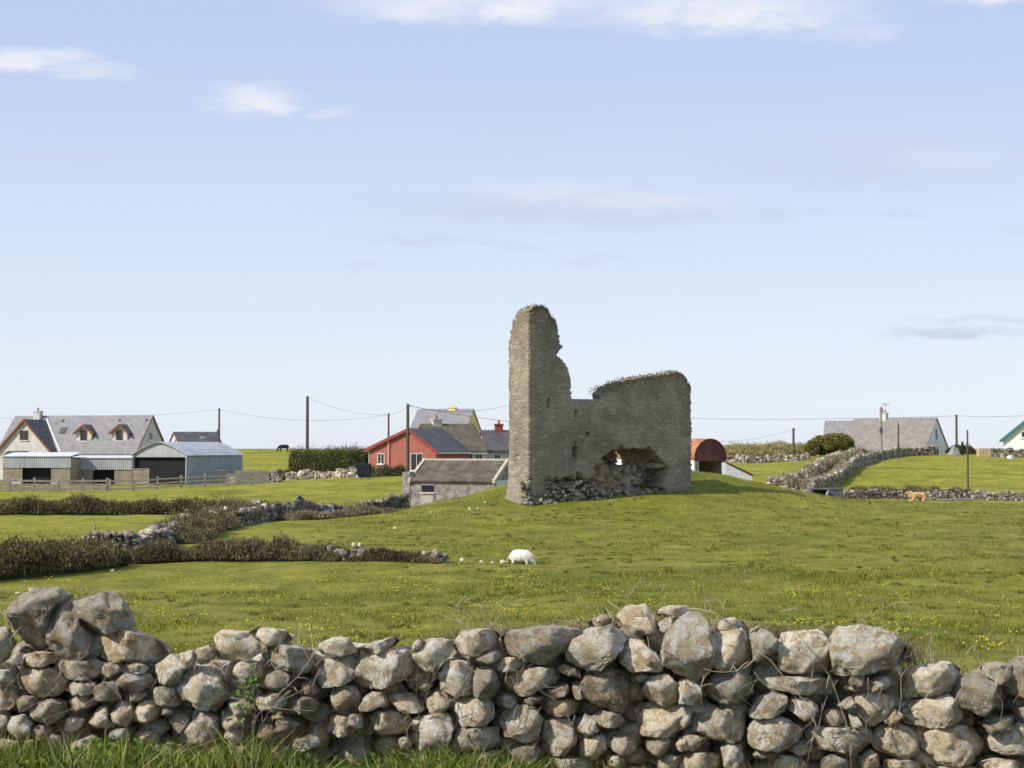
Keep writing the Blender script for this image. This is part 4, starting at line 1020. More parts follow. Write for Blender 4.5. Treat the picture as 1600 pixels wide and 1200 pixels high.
boxo('barn_mouth_shade', (.09, Lb-.09, .35, .4, -.6, eh-.1), DARKIN, barn)  # not a door: near-black sheet added to paint the barn mouth's shade
def blockwall(px0, px1, d, y0_, label, m, name='block_wall', th=.25, cat='wall', zb=-.5, cop=True):
    x0, x1 = U(px0)*d, U(px1)*d; z = h1((x0+x1)/2, d); zt = zat(y0_, d)-z
    r = root(name, (x0, d, z), 0, label, cat); boxo('blockwork', (0, x1-x0, 0, th, zb, zt), m, r)
    if cop: boxo('coping', (-.04, x1-x0+.04, -.04, th+.04, zt+.001, zt+.07), CONC, r)
    return r
blockwall(207.5, 233, 169, 733, 'tan block wall standing before the dark barn mouth', TANW)
blockwall(340, 356, 160, 736, 'dark block pen wall against the grey barn side', M('dark_block', (.10, .09, .075), (.14, .12, .1), 2, .9))
blockwall(354, 368, 157, 741, 'small tan block pier beside the barn', M('tan_pier', (.42, .37, .26), (.5, .44, .32), 2, .9))
blockwall(367, 420, 155, 735, 'long olive grey concrete slab wall right of the arched barn', M('mossy_concrete', (.20, .19, .14), (.26, .245, .19), 2, .9), cop=False)

# --- small dark-roofed house behind the barn
def simple_house(name, label, px0, d, a, px1, Wd, ye, yr, zb, wm, rm, tm=None, cat='house', group='houses of the hamlet', ov=.15, ends=('x-', 'x+'), dr=None):
    x0 = U(px0)*d; L = solve_len(px0, d, a, px1)
    r = root(name, (x0, d, zb), a, label, cat, group)
    e_, r__ = zat(ye, d)-zb, zat(yr, dr or d+Wd/2)-zb
    gable_walls(r, L, Wd, e_, r__, wm); rfo = roof(r, L, Wd, e_, r__, rm, ov=ov)
    if tm: trim(r, L, Wd, e_, r__, tm, ends, ov=ov)
    return r, rfo, L, e_, r__
r, rfo, L, e_, r__ = simple_house('cottage', 'dark slate roofed cottage showing above the arched barn', 280, 262, R(26), 346, 6.5, 694, 676, 1.5, CREAM, DSLATE, WOODT, ends=('x-',))
window(r, 2.0, 3.0, e_-.1, e_+.85, y=0, side='x-')
roofb = boxo('skylight', (L*.55, L*.55+.8, 1.3, 1.4, e_+.9, e_+1.3), LEAD, rfo)

# --- red bungalow (gable wing + long cream range)
a = R(-20); d = 161.0; zb = 1.2
red = root('red_house', (U(577)*d, d, zb), a, 'red rendered bungalow with slate roofed gable facing the field', 'house', 'houses of the hamlet')
Lg = solve_len(577, d, a, 681); de = 8.5
def gx(px): return solve_len(577, d, a, px)
ap = gx(639); hl, hp, hrr = zat(701.5, d)-zb, zat(671.5, d-1)-zb, zat(706.5, d-2)-zb
prismo('wall', [(0, -1.2), (Lg, -1.2), (Lg, hrr), (ap, hp), (0, hl)], 'y', 0, de, RED, red)
bm = bmesh.new()
prism(bm, [(-.35, hl-.15), (ap, hp+.01), (ap, hp+.16), (-.35, hl)], 'y', -.25, de+.2); prism(bm, [(ap, hp+.01), (Lg+.3, hrr-.12), (Lg+.3, hrr+.03), (ap, hp+.16)], 'y', -.25, de+.2)
rr_ = obj('roof', bm, DSLATE, red)
bm = bmesh.new(); prism(bm, [(-.38, hl-.32), (ap, hp-.12), (ap, hp+.19), (-.38, hl+.03)], 'y', -.30, -.252); prism(bm, [(ap, hp-.12), (Lg+.33, hrr-.30), (Lg+.33, hrr+.05), (ap, hp+.19)], 'y', -.30, -.252)
obj('bargeboard', bm, M('dark_red_paint', (.26, .05, .045), (.31, .065, .06), 2, .6), red)
window(red, gx(590), gx(601), zat(725, d)-zb, zat(708, d)-zb); window(red, gx(641.5), gx(661), zat(735, d)-zb, zat(708, d)-zb, mull=1, fm=CREAM)
bm = bmesh.new(); xx = gx(607.5); box(bm, xx-.07, xx+.07, -.12, -.0, -.5, hl+1.0); obj('downpipe', bm, M('pink_pipe', (.55, .30, .26), None, 2, .6), red)
boxo('corner_trim', (-.06, .0, -.05, .9, -1, hl-.2), CREAM, red)
boxo('gutter', (Lg+.31, Lg+.43, -.2, de, hrr-.16, hrr-.04), FRAMEW, red)
r, rfo, L, e_, r__ = simple_house('long_cottage', 'long cream cottage with mossy brown slate roof behind the red bungalow', 676, 166, R(20), 758, 7.6, 703, 664, 1.2, CREAM, BROWNR, M('dark_red_paint', (.26, .05, .045)), ends=('x-',), dr=169.5)
for px in (733, 748):
    xw = solve_len(676, 166, R(20), px); window(r, xw-.4, xw+.4, e_-1.0, e_-.4, mull=1)
chimney(rfo, 1.6, 3.8, r__-.6, zat(656, 168)-1.2, .85, M('pale_chimney', (.5, .46, .4), (.58, .54, .47), 3, .9), 1, POTR, .95)
boxo('gutter', (-.1, L+.1, -.47, -.36, e_-.42, e_-.3), FRAMEW, r)
r, rfo, L, e_, r__ = simple_house('slate_cottage', 'slate roofed cottage with red chimney half hidden by the ruin', 759, 174, R(8), 815, 7, 703.5, 674, 1.2, CREAM, DSLATE)
window(r, .9, 1.6, e_-1.0, e_-.4)
chimney(rfo, solve_len(759, 174, R(8), 786), 3.5, r__-.6, zat(664, 177)-1.2, .85, CHIMR, 1, POTR)
# --- yellow house
r, rfo, L, e_, r__ = simple_house('yellow_house', 'yellow gabled house with grey slate roof on the skyline behind the red bungalow', 641, 232, R(-15), 727, 7.6, 672, 640, 2.2, YELLOW, SLATE, dr=233)
chimney(rfo, L*.62, 3.8, r__-.5, r__+.25, .7, YELLOW, 1, YELLOW, 1.1)
for yw in (2.4, 4.2): window(r, yw, yw+.8, e_+.15, e_+1.35, y=L, side='x+', mull=0)
# --- old outbuilding
a = R(-22); d = 123.5; zb = -.2
ob = root('cement_outbuilding', (U(631)*d, d, zb), a, 'old grey cement outbuilding with patched roof at the foot of the mound', 'outbuilding')
Lo = solve_len(631, d, a, 773); Wo = 5.2; eo = zat(750.5, d-1)-zb; ro = zat(720, d+1)-zb; xl = solve_len(631, d, a, 641)
prismo('wall', [(0, -1), (Wo, -1), (Wo, eo), (Wo/2, ro), (0, eo)], 'x', xl, Lo, GREYW, ob)
boxo('wall_stub', (-.1, xl-.01, -.06, .9, -1, zat(737, d)-zb), GREYW, ob)
bm = bmesh.new(); s = (ro-eo)/(Wo/2)
for sg in (0, 1):
    pts = [(-.2, eo-.2*s+.01), (Wo/2, ro+.01), (Wo/2, ro+.1), (-.2, eo-.2*s+.1)]
    if sg: pts = [(Wo-p[0], p[1]) for p in pts]
    prism(bm, pts, 'x', xl+.05, Lo-.05)
orf = obj('roof', bm, OLDR, ob)
boxo('ridge_cap', (xl, Lo, Wo/2-.16, Wo/2+.16, ro+.02, ro+.17), M('pale_ridge', (.50, .46, .38), (.42, .38, .31), 3, .9), orf)
for (xa, xb) in ((xl-.12, xl+.10), (Lo-.10, Lo+.12)):
    bm = bmesh.new()
    for sg in (0, 1):
        pts = [(-.24, eo-.24*s-.05), (Wo/2, ro-.05), (Wo/2, ro+.2), (-.24, eo-.24*s+.2)]
        if sg: pts = [(Wo-p[0], p[1]) for p in pts]
        prism(bm, pts, 'x', xa, xb)
    obj('verge', bm, MATS['pale_ridge'], ob)
ox = lambda px: solve_len(631, d, a, px)
wf = boxo('window', (ox(659), ox(678), -.03, -.002, zat(768.5, d)-zb, zat(758, d)-zb), DARKIN, ob)
boxo('lintel', (ox(657.5), ox(679.5), -.06, -.002, zat(758, d)-zb+.003, zat(756, d)-zb), CONC, wf); boxo('sill', (ox(657.5), ox(679.5), -.08, -.002, zat(771, d)-zb, zat(768.5, d)-zb-.003), M('pale_sill', (.5, .48, .44)), wf)
boxo('blocked_doorway', (ox(658), ox(677), -.03, -.002, -1, zat(774, d)-zb), M('pale_cement_patch', (.44, .42, .385), (.36, .345, .32), 2, .9, .3), ob)
boxo('gable_render', (Lo+.002, Lo+.02, .3, Wo-.3, -1, eo), M('pale_blue_render', (.60, .62, .66)), ob)
# --- rusty hay shed
a = R(28); d = 131.0; zb = .3
hx = root('hay_shed', (U(1085)*d, d, zb), a, 'rusty red hay shed with arched roof right of the ruin', 'shed'); Lh = solve_len(1085, d, a, 1133.5); eh = zat(718.5, d)-zb; ah = zat(686.5, d+1)-zb; Dh = 17.0
def harch(n=16): return [(Lh/2-Lh/2*math.cos(math.pi*i/n), eh+(ah-eh)*math.sin(math.pi*i/n)) for i in range(n+1)]
bm = bmesh.new(); prism(bm, [(p[0], p[1]) for p in harch()]+[(Lh, eh-.1), (0, eh-.1)], 'y', 0, .07); obj('gable_sheet', bm, RUSTF, hx)
bm = bmesh.new(); A1 = harch(); o_ = [(Lh/2+(p[0]-Lh/2)*1.04, p[1]+.02) for p in A1]; prism(bm, o_+[(Lh/2+(p[0]-Lh/2)*1.02, p[1]+.05) for p in o_[::-1]], 'y', -.1, Dh); obj('roof', bm, RUSTR, hx)
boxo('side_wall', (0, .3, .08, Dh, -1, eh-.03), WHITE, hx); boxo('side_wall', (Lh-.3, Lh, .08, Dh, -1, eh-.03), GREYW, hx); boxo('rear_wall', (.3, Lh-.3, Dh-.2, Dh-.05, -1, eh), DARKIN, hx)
boxo('front_pier', (-.02, .35, -.15, .075, -1, eh-.101), CONC, hx)
x0, x1 = U(1133)*130, U(1175)*130; lt = root('lean_to_wall', (x0, 130, .3), 0, 'low whitewashed lean-to sloping down from the rusty hay shed', 'shed')
z0_, z1_ = zat(722, 130)-.3, zat(743, 130)-.3; Ll = x1-x0
prismo('wall', [(0, -1), (Ll, -1), (Ll, z1_), (0, z0_)], 'y', 0, 3.5, M('whitewashed_block', (.62, .62, .62), (.72, .72, .72), 2, .9, .3, courses=(.45, .22, .015)), lt)
prismo('roof', [(-.05, z0_+.01), (Ll+.1, z1_-.04), (Ll+.1, z1_+.06), (-.05, z0_+.11)], 'y', -.1, 3.6, DARKIN, lt)
# --- right cottage
r, rfo, L, e_, r__ = simple_house('gabled_cottage', 'white gabled cottage with broad grey brown tiled roof on the right hill', 1318, 224, R(-38), 1446, 7.3, 700, 653.5, 2.2, WHITE, TILER, dr=217)
chimney(rfo, L*.36, 3.65, r__-.4, r__+.75, .75, CREAM, 2, M('grey_pot', (.2, .19, .18)), 1.0)
window(r, 3.2, 4.0, e_+1.0, e_+2.6, y=L, side='x+', mull=0); window(r, 1.5, 2.4, e_-1.6, e_-.2, y=L, side='x+', mull=0)
bm = bmesh.new(); zc_ = r__+1.9; tube(bm, [(L*.36+.3, 3.65, r__+.9), (L*.36+.3, 3.65, zc_+.4)], .025, seg=5)
for k in range(4): tube(bm, [(L*.36-.3, 3.65, zc_+.1*k), (L*.36+.8, 3.65, zc_+.1*k)], .015, seg=4)
obj('aerial', bm, WIRE, rfo)
r, rfo, L, e_, r__ = simple_house('cottage_annexe', 'lower grey roofed annexe at the left end of the white gabled cottage', 1286, 236, R(-20), 1336, 6, 695, 659, 2.2, CREAM, SLATE)
# --- teal trimmed house
d = 196; zb = 3.0
th_ = root('teal_trimmed_house', (U(1568)*d, d, zb), R(-24), 'white house with teal bargeboard at the right edge', 'house', 'houses of the hamlet'); Wt = 8.5; e_ = zat(686, d)-zb; r__ = e_+Wt/2*.82
prismo('wall', [(0, -1), (Wt, -1), (Wt, e_), (Wt/2, r__), (0, e_)], 'y', 0, 11, WHITE, th_)
bm = bmesh.new(); bt = bmesh.new()
for sg in (-1, 1):
    q = [(Wt/2, r__+.01), (Wt/2+sg*(Wt/2+.4), e_-.33+.01), (Wt/2+sg*(Wt/2+.4), e_-.33+.16), (Wt/2, r__+.17)]; prism(bm, q, 'y', -.4, 11.3)
    q = [(p[0], p[1]+(.03 if i > 1 else -.15)) for i, p in enumerate(q)]; prism(bt, q, 'y', -.46, -.402)
obj('roof', bm, DSLATE, th_); obj('bargeboard', bt, TEAL, th_)
xw = solve_len(1568, d, R(-24), 1596); window(th_, xw, xw+1.1, zat(684, d)-zb, zat(674, d)-zb)

# ------------------------------------------------------------------ poles and cables
poles = {}
def pole(px, yt, d, label, rad=.15, m=None, name='utility_pole', yb=None, arm=False, box_=False, grp='utility poles'):
    x = U(px)*d; z = h1(x, d); zt = zat(yt, d)-z
    r = root(name, (x, d, z), 0, label, 'pole' if name == 'utility_pole' else 'post', grp)
    bm = bmesh.new(); tube(bm, [(0, 0, -.6), (0, 0, zt*.5), (0, 0, zt)], rad, rad*.78, 10); obj('shaft', bm, m or POLE, r)
    if name == 'utility_pole':
        bm = bmesh.new(); tube(bm, [(.0, -rad, zt-.3), (.28 if arm else .16, -rad, zt-.25)], .03, seg=6); tube(bm, [(.28 if arm else .16, -rad, zt-.25), (.28 if arm else .16, -rad, zt-.08)], .055, .03, 8); obj('insulator', bm, WIRE, r)
        if box_: boxo('transformer_box', (-.24, .10, -rad-.35, -rad, zt*.52, zt*.52+.6), WIRE, r, .03)
    poles[px] = Vector((x, d, z+zt-.15)); return r
pole(342, 638, 228, 'thin utility pole beyond the arched barn', .17, box_=True)
pole(480, 619, 196, 'tall dark utility pole left of the clipped hedge', .22)
pole(607, 646, 235, 'short looking pole behind the red bungalow roof', .17)
pole(637, 631, 150, 'brown utility pole standing before the red bungalow', .17, arm=True)
pole(1240, 669, 205, 'utility pole on the tan grass bank', .17)
pole(1377, 636, 190, 'pale utility pole standing before the white gabled cottage roof', .17, POLEP, box_=True)
pole(1495, 648, 228, 'utility pole right of the white gabled cottage', .18)
pole(1404, 661, 191, 'shorter bare post in front of the cottage roof', .11, name='timber_post', grp='field posts')
pole(1512, 672, 133, 'slender dark pole rising from the long low wall at right', .085, POLE, name='timber_post', grp='field posts')
pole(149, 820, 72, 'small grey timber stake in the left pasture', .06, POLEP, name='timber_post', grp='field posts')
pole(1504, 690, 204, 'short dark gatepost beside the white gabled cottage', .18, DARKIN, name='timber_post', grp='field posts')
def cable(p, q, sag, label, rad=.016):
    n = 20; bm = bmesh.new(); mid = (p+q)/2
    tube(bm, [p.lerp(q, i/n)-Vector((0, 0, sag*4*(i/n)*(1-i/n)))-mid for i in range(n+1)], rad, seg=5)
    o = obj('overhead_cable', bm, WIRE); o.location = mid; return tag(o, label, 'cable', 'overhead cables')
cable(W(-60, 650, 240), poles[342], .8, 'thin overhead cable from the left edge to the pole beyond the barn')
cable(poles[342], poles[607], 1.2, 'thin overhead cable passing behind the tall dark pole')
cable(poles[480], poles[607], .7, 'thin overhead cable sloping right from the tall dark pole')
cable(poles[607], poles[637], .3, 'short overhead cable between the two poles by the red bungalow')
cable(poles[637], W(860, 608, 170), 1.3, 'overhead cable from the brown pole rising behind the ruin')
cable(poles[637], W(1085, 652, 230), 1.6, 'lower overhead cable from the brown pole passing behind the ruin', .02)
cable(W(1070, 654, 225), poles[1495], .25, 'long level overhead cable right of the ruin', .022)
cable(poles[1495], W(1700, 640, 200), .4, 'overhead cable crossing to the teal trimmed house', .022)
cable(W(1085, 690, 150), poles[1240], .5, 'faint low cable to the pole on the grass bank', .014)

# ------------------------------------------------------------------ timber fences
def fence(px0, px1, d0, d1, n, ht, rails, label, name='timber_fence', prw=.09):
    x0, x1 = U(px0)*d0, U(px1)*d1; P = [(x0+(x1-x0)*i/(n-1), d0+(d1-d0)*i/(n-1)) for i in range(n)]; hs = H([p[0] for p in P], [p[1] for p in P]); z0 = hs[0]
    r = root(name, (x0, d0, z0), 0, label, 'fence', 'fences')
    rr = random.Random(px0)
    for i, (p, hh) in enumerate(zip(P, hs)):
        x, y, z = p[0]-x0, p[1]-d0, hh-z0; bm = bmesh.new(); box(bm, x-prw, x+prw, y-.08, y+.08, z-.4, z+ht*rr.uniform(.98, 1.08)); obj('post', bm, POLEP, r)
    for (za, zb_) in rails:
        for i in range(n-1):
            bm = bmesh.new(); xa, ya, z_a = P[i][0]-x0, P[i][1]-d0, hs[i]-z0; xb, yb_, z_b = P[i+1][0]-x0, P[i+1][1]-d0, hs[i+1]-z0; j = rr.uniform(-.03, .03)
            vs = [bm.verts.new(q) for q in ((xa, ya-.12, z_a+za+j), (xb, yb_-.12, z_b+za-j), (xb, yb_-.085, z_b+za-j), (xa, ya-.085, z_a+za+j), (xa, ya-.12, z_a+zb_+j), (xb, yb_-.12, z_b+zb_-j), (xb, yb_-.085, z_b+zb_-j), (xa, ya-.085, z_a+zb_+j))]
            for f in ((0, 3, 2, 1), (4, 5, 6, 7), (0, 1, 5, 4), (1, 2, 6, 5), (2, 3, 7, 6), (3, 0, 4, 7)): bm.faces.new([vs[k] for k in f])
            obj('rail', bm, BRD, r)
    return r
BRD = M('weathered_board', (.20, .175, .145), (.30, .265, .22), 3, .9, .3)
fence(-60, 168, 150, 150, 7, 1.2, [(.12, .42), (.5, .75), (.9, 1.08)], 'weathered board fence before the low tin sheds')
fence(172, 430, 150, 152, 8, 1.15, [(.15, .32), (.5, .64), (.88, 1.02)], 'open post and rail fence before the arched barn')
fence(503, 572, 98, 101, 5, .95, [(.4, .42), (.85, .87)], 'light wire fence beside the blue drum', prw=.04)
def slabthing(name, label, cat, px0, px1, y0_, y1_, d, m, th=.4, bev=.03):
    x0, x1 = U(px0)*d, U(px1)*d; z1 = zat(y0_, d); z0 = min(zat(y1_, d), h1((x0+x1)/2, d))
    bm = bmesh.new(); box(bm, 0, x1-x0, 0, th, 0, z1-z0); bmesh.ops.bevel(bm, geom=bm.edges[:], offset=bev, segments=2, affect='EDGES')
    o = obj(name, bm, m); o.location = (x0, d, z0); return tag(o, label, cat)
def trough(px0, px1, d, y0_, label):
    x0, x1 = U(px0)*d, U(px1)*d; z = h1((x0+x1)/2, d); t = root('feed_trough', (x0, d, z), 0, label, 'trough', 'white feed troughs'); w_ = x1-x0; zt = zat(y0_, d)-z
    bm = bmesh.new(); prism(bm, [(0, zt-.35), (.15, zt-.45), (w_-.15, zt-.45), (w_, zt-.35), (w_, zt), (w_-.07, zt), (w_-.07, zt-.3), (.07, zt-.3), (.07, zt), (0, zt)], 'y', 0, .5); obj('basin', bm, WHITE, t)
    for k, xx in enumerate((.12, w_-.2)): boxo('leg', (xx, xx+.08, .1, .4, -.1, zt-.44), POLEP, t)
trough(19, 33, 152, 748.5, 'white feed trough left of the shed opening'); trough(80, 89, 152, 750, 'short white feed trough under the shed pillar')

# water tank
d = 150; x = U(569)*d; z = h1(x, d); tk = root('water_tank', (x, d, z), 0, 'dark plastic tank raised on block piers before the red bungalow', 'tank'); w_ = 12*d/F; zt = zat(724, d)-z; zb = zat(745, d)-z
bm = bmesh.new(); box(bm, -w_, w_, -.5, .5, zb, zt); bmesh.ops.bevel(bm, geom=bm.edges[:], offset=.12, segments=3, affect='EDGES')
for v in bm.verts:
    if v.co.z < (zb+zt)/2: v.co.x *= .86
obj('shell', bm, TANK, tk)
bm = bmesh.new()
for k in range(5): box(bm, -w_*.75+k*w_*.36, -w_*.75+k*w_*.36+.06, -.54, -.501, zb+.15, zt-.12)
obj('moulded_ribs', bm, TANK, tk); bm = bmesh.new(); tube(bm, [(0, 0, zt), (0, 0, zt+.08)], .2, .2, 12); obj('lid', bm, TANK, tk)
for sx in (-1, 1): boxo('pier', (sx*.42-.13, sx*.42+.13, -.35, .35, -.3, zb-.002), CONC, tk)
# blue drum
d = 100; x = U(513)*d; z = h1(x, d); dr_ = root('plastic_drum', (x, d, z), 0, 'blue plastic drum lying by the wire fence', 'drum')
bm = bmesh.new(); tube(bm, [(-.42, 0, .35), (-.4, 0, .35), (.4, 0, .35), (.42, 0, .35)], .22, .22, 16); obj('barrel', bm, BLUEP, dr_)
bm = bmesh.new(); tube(bm, [(-.16, 0, .35), (-.10, 0, .35)], .24, .24, 16); tube(bm, [(.10, 0, .35), (.16, 0, .35)], .24, .24, 16); obj('rim_band', bm, BLUEP, dr_)
# upright gate stone
def boulder(px, d, w_, h_, label, tone=1.0, name='boulder', mat=None, seed=0, grp=None, sink=.2, cat='stone'):
    x = U(px)*d; z = h1(x, d); rr = random.Random(seed+5)
    q = [(w_/2*math.cos(a_)*rr.uniform(.85, 1.1), h_/2*math.sin(a_)*rr.uniform(.85, 1.1)) for a_ in np.linspace(0, 2*math.pi, 9)[:-1]]
    O, F3, cen = rock_shape(q, min(w_, h_)*.5, 3, seed=seed, cuts=7); O[:, 2] += h_/2-sink*h_
    o = npmesh(name, O, F3, mat or ROCK, None, colr=np.array((tone,)*3)[None], smooth=True); o.location = (x, d, z); return tag(o, label, cat, grp)
boulder(352, 84, .42, 1.25, 'upright pale gate stone at the head of the lichened wall', 1.3, 'standing_stone', seed=3, sink=.15)
boulder(444, 97, .6, .85, 'dark upright stone by the far bramble hedge', .6, 'standing_stone', seed=8)
bl = [(617, 80, .26, .2, 'white stone low on the left flank of the mound'), (734, 93, .22, .17, 'small white stone right of centre on the mound flank'), (747, 92.5, .26, .2, 'white stone nearest the ruin on the mound flank'), (758, 96, .2, .16, 'white stone on the mound just below the ruin corner'),
      (673, 92, .22, .16, 'white stone on the mound skyline below the outbuilding'), (553, 66, .22, .28, 'small white stone above the tumbled wall end'), (562, 65.5, .2, .3, 'thin white stone beside its twin above the tumbled wall'), (602, 60, .3, .16, 'tan flat stone behind the tumbled wall'),
      (722, 57, .22, .2, 'pale stone just right of the tumbled wall end'), (752, 56.5, .2, .14, 'flat pale stone midway between wall end and sheep'), (770, 56, .2, .14, 'tan stone among yellow flowers near the sheep'), (786, 56.3, .34, .24, 'grey white stone closest to the sheep'),
      (52, 46, .3, .14, 'flat white stone below the nearest bramble hedge'), (177, 52.5, .16, .16, 'small white stone at the end of the nearest bramble hedge'), (30, 45, .25, .12, 'small flat stone at the left edge of the meadow')]
for i, (px, d, w_, h_, lb) in enumerate(bl): boulder(px, d, w_*.75, h_*.75, lb, 1.35, seed=20+i, grp='white stones in the grass', sink=.25)
# concrete trough box at right
d = 114.5; x0 = U(1267)*d; x1 = U(1318)*d; L = x1-x0; z = h1((x0+x1)/2, d); zt = zat(763, d)-z
ct = root('concrete_cistern', (x0, d, z), R(3), 'low dark concrete cistern with open mouth beyond the mound', 'cistern')
bm = bmesh.new(); box(bm, 0, L, 0, 1.2, zt-.10, zt); box(bm, 0, .12, 0, 1.2, -.5, zt-.101); box(bm, L*.5, L, .04, 1.2, -.5, zt-.101); box(bm, .12, L*.5, 1.05, 1.2, -.5, zt-.101); obj('chamber', bm, M('grey_concrete_dark', (.10, .10, .105), (.15, .15, .155), 3, .9, .3), ct)
bm = bmesh.new(); tube(bm, [(L*.5-.05, -.12, .15), (L*.5, -.1, .35), (L*.5+.1, -.06, .5)], .13, .06, 8); obj('mouth_stone', bm, CONC, ct)
# things on the right hill
slabthing('timber_crate', 'tan crate standing on the hill right of the cottage', 'crate', 1530, 1549, 700.5, 715, 198, M('tan_board', (.46, .34, .19), (.54, .41, .25), 3, .8), 1.2, .04)
hedge([(1534, 200), (1546, 200)], 1.3, 1.3, 'dark shrub behind the tan crate', n=500, size=.25, seed=71)
o = boulder(1580, 190, 1.1, .55, 'white sack lying before the dark stone wall at right', 1.9, 'feed_sack', seed=61, mat=M('white_sack', (.75, .74, .72), None, 2, .7), cat='sack')
d = 204; x = U(1491)*d; z = h1(x, d); hp_ = root('gravel_heap', (x, d, z), 0, 'pointed grey gravel heap at the white cottage gable', 'heap')
bm = bmesh.new(); bmesh.ops.create_cone(bm, cap_ends=True, radius1=.95, radius2=.08, depth=1.25, segments=24)
bmesh.ops.subdivide_edges(bm, edges=bm.edges[:], cuts=3, use_grid_fill=True)
for v in bm.verts: v.co += Vector((noise.noise(v.co*2), noise.noise(v.co*2+Vector((5, 0, 0))), noise.noise(v.co*2+Vector((9, 0, 0)))))*.15; v.co.z += .6
obj('gravel', bm, CONC, hp_)
# broken gate frame and blue grey pipes by the right wall
d = 130; x = U(1492)*d; z = h1(x, d); gt = root('leaning_gate', (x, d, z), 0, 'small dark gate frame leaning on the long low wall at right', 'gate')
bm = bmesh.new(); P4 = [(-.6, 0, .1), (-.4, .15, .85), (.55, .15, .5), (.45, 0, -.1)]
for i in range(4): tube(bm, [P4[i], P4[(i+1) % 4]], .05, seg=6)
tube(bm, [P4[0], P4[2]], .03, seg=6); obj('frame', bm, DARKIN, gt)
for k, (pa, pb) in enumerate([(1464, 1490), (1486, 1522)]):
    d = 127; bm = bmesh.new(); xa, xb = U(pa)*d, U(pb)*d; xm = (xa+xb)/2; tube(bm, [(xa-xm, 0, 0), (xb-xm, .1, 0)], .075, seg=10)
    o = obj('drain_pipe', bm, M('grey_blue_pipe', (.20, .22, .27), (.28, .30, .35), 2, .5)); o.location = (xm, d, h1(xm, d)+.12+.02*k); tag(o, ('left' if k == 0 else 'right')+' hand grey blue drain pipe lying by the ginger cow wall', 'pipe', 'drain pipes')
# bush at right
def bush(px, d, wd, ht, label, n, size, cols, seed, name='bush'):
    x = U(px)*d; z = h1(x, d); r = root(name, (x, d, z), 0, label, 'bush'); g_ = np.random.default_rng(seed)
    bm = bmesh.new(); rr = random.Random(seed)
    for k in range(7): tube(bm, [(rr.uniform(-.2, .2), rr.uniform(-.2, .2), -.1), (rr.uniform(-.5, .5), rr.uniform(-.4, .4), ht*.4), (rr.uniform(-.35, .35)*wd, rr.uniform(-.8, .8), ht*.8)], .06, .02, 6)
    obj('trunk', bm, DTWIG, r); P = []
    cl = []
    for k in range(18):
        xx_ = (k/17-.5)*.80*wd; tp_ = ht*(.92-1.6*(xx_/wd)**2); rr_ = rr.uniform(.13, .21)*wd; cl.append((xx_, rr.uniform(-.2, .2)*wd, (tp_-rr_*.8)*rr.uniform(.45, 1.0), rr_))
    for (cx_, cy_, cz_, cr_) in cl:
        q = g_.normal(size=(n//18, 3)); q /= np.linalg.norm(q, axis=1)[:, None]; q *= (cr_*g_.uniform(.6, 1.1, len(q))**.6)[:, None]; q[:, 2] *= .8; P.append(q+np.array((cx_, cy_, cz_)))
    P = np.concatenate(P); P = P[P[:, 2] > .05]; Vv, F2, C = leafcloud(P, size, cols, seed, .3)
    obj_ = npmesh('crown', Vv, F2, LEAF, r, colr=C); return r
bush(1296, 203, 5.9, 3.5, 'rounded olive green bush at the left end of the cottage', 18000, .3, [(.18, .19, .04), (.27, .26, .07), (.10, .115, .03), (.33, .30, .11)], 5)

# ------------------------------------------------------------------ animals
def skinned(name, V, E, rad, mat, parent=None, sub=2):
    SV, SF = ICO[3]; vs, fs, o_ = [], [], 0
    for a, b in E:
        A, B = np.array(V[a]), np.array(V[b]); n = max(2, int(np.linalg.norm(B-A)/(min(rad[a], rad[b])*.35))+1)
        for k in range(n+1):
            f = k/n; q = SV*(rad[a]*(1-f)+rad[b]*f) + A*(1-f)+B*f; vs.append(q); fs.append(SF+o_); o_ += len(SV)
    o = npmesh('tmp', np.concatenate(vs), np.concatenate(fs), None)
    rm = o.modifiers.new('r', 'REMESH'); rm.mode = 'VOXEL'; rm.voxel_size = max(rad)*.09; sm_ = o.modifiers.new('m', 'SMOOTH'); sm_.factor = .6; sm_.iterations = 8
    dg = bpy.context.evaluated_depsgraph_get(); ev = o.evaluated_get(dg); m2 = bpy.data.meshes.new_from_object(ev); bpy.data.objects.remove(o)
    m2.materials.clear(); return link(name, m2, mat, parent, True)
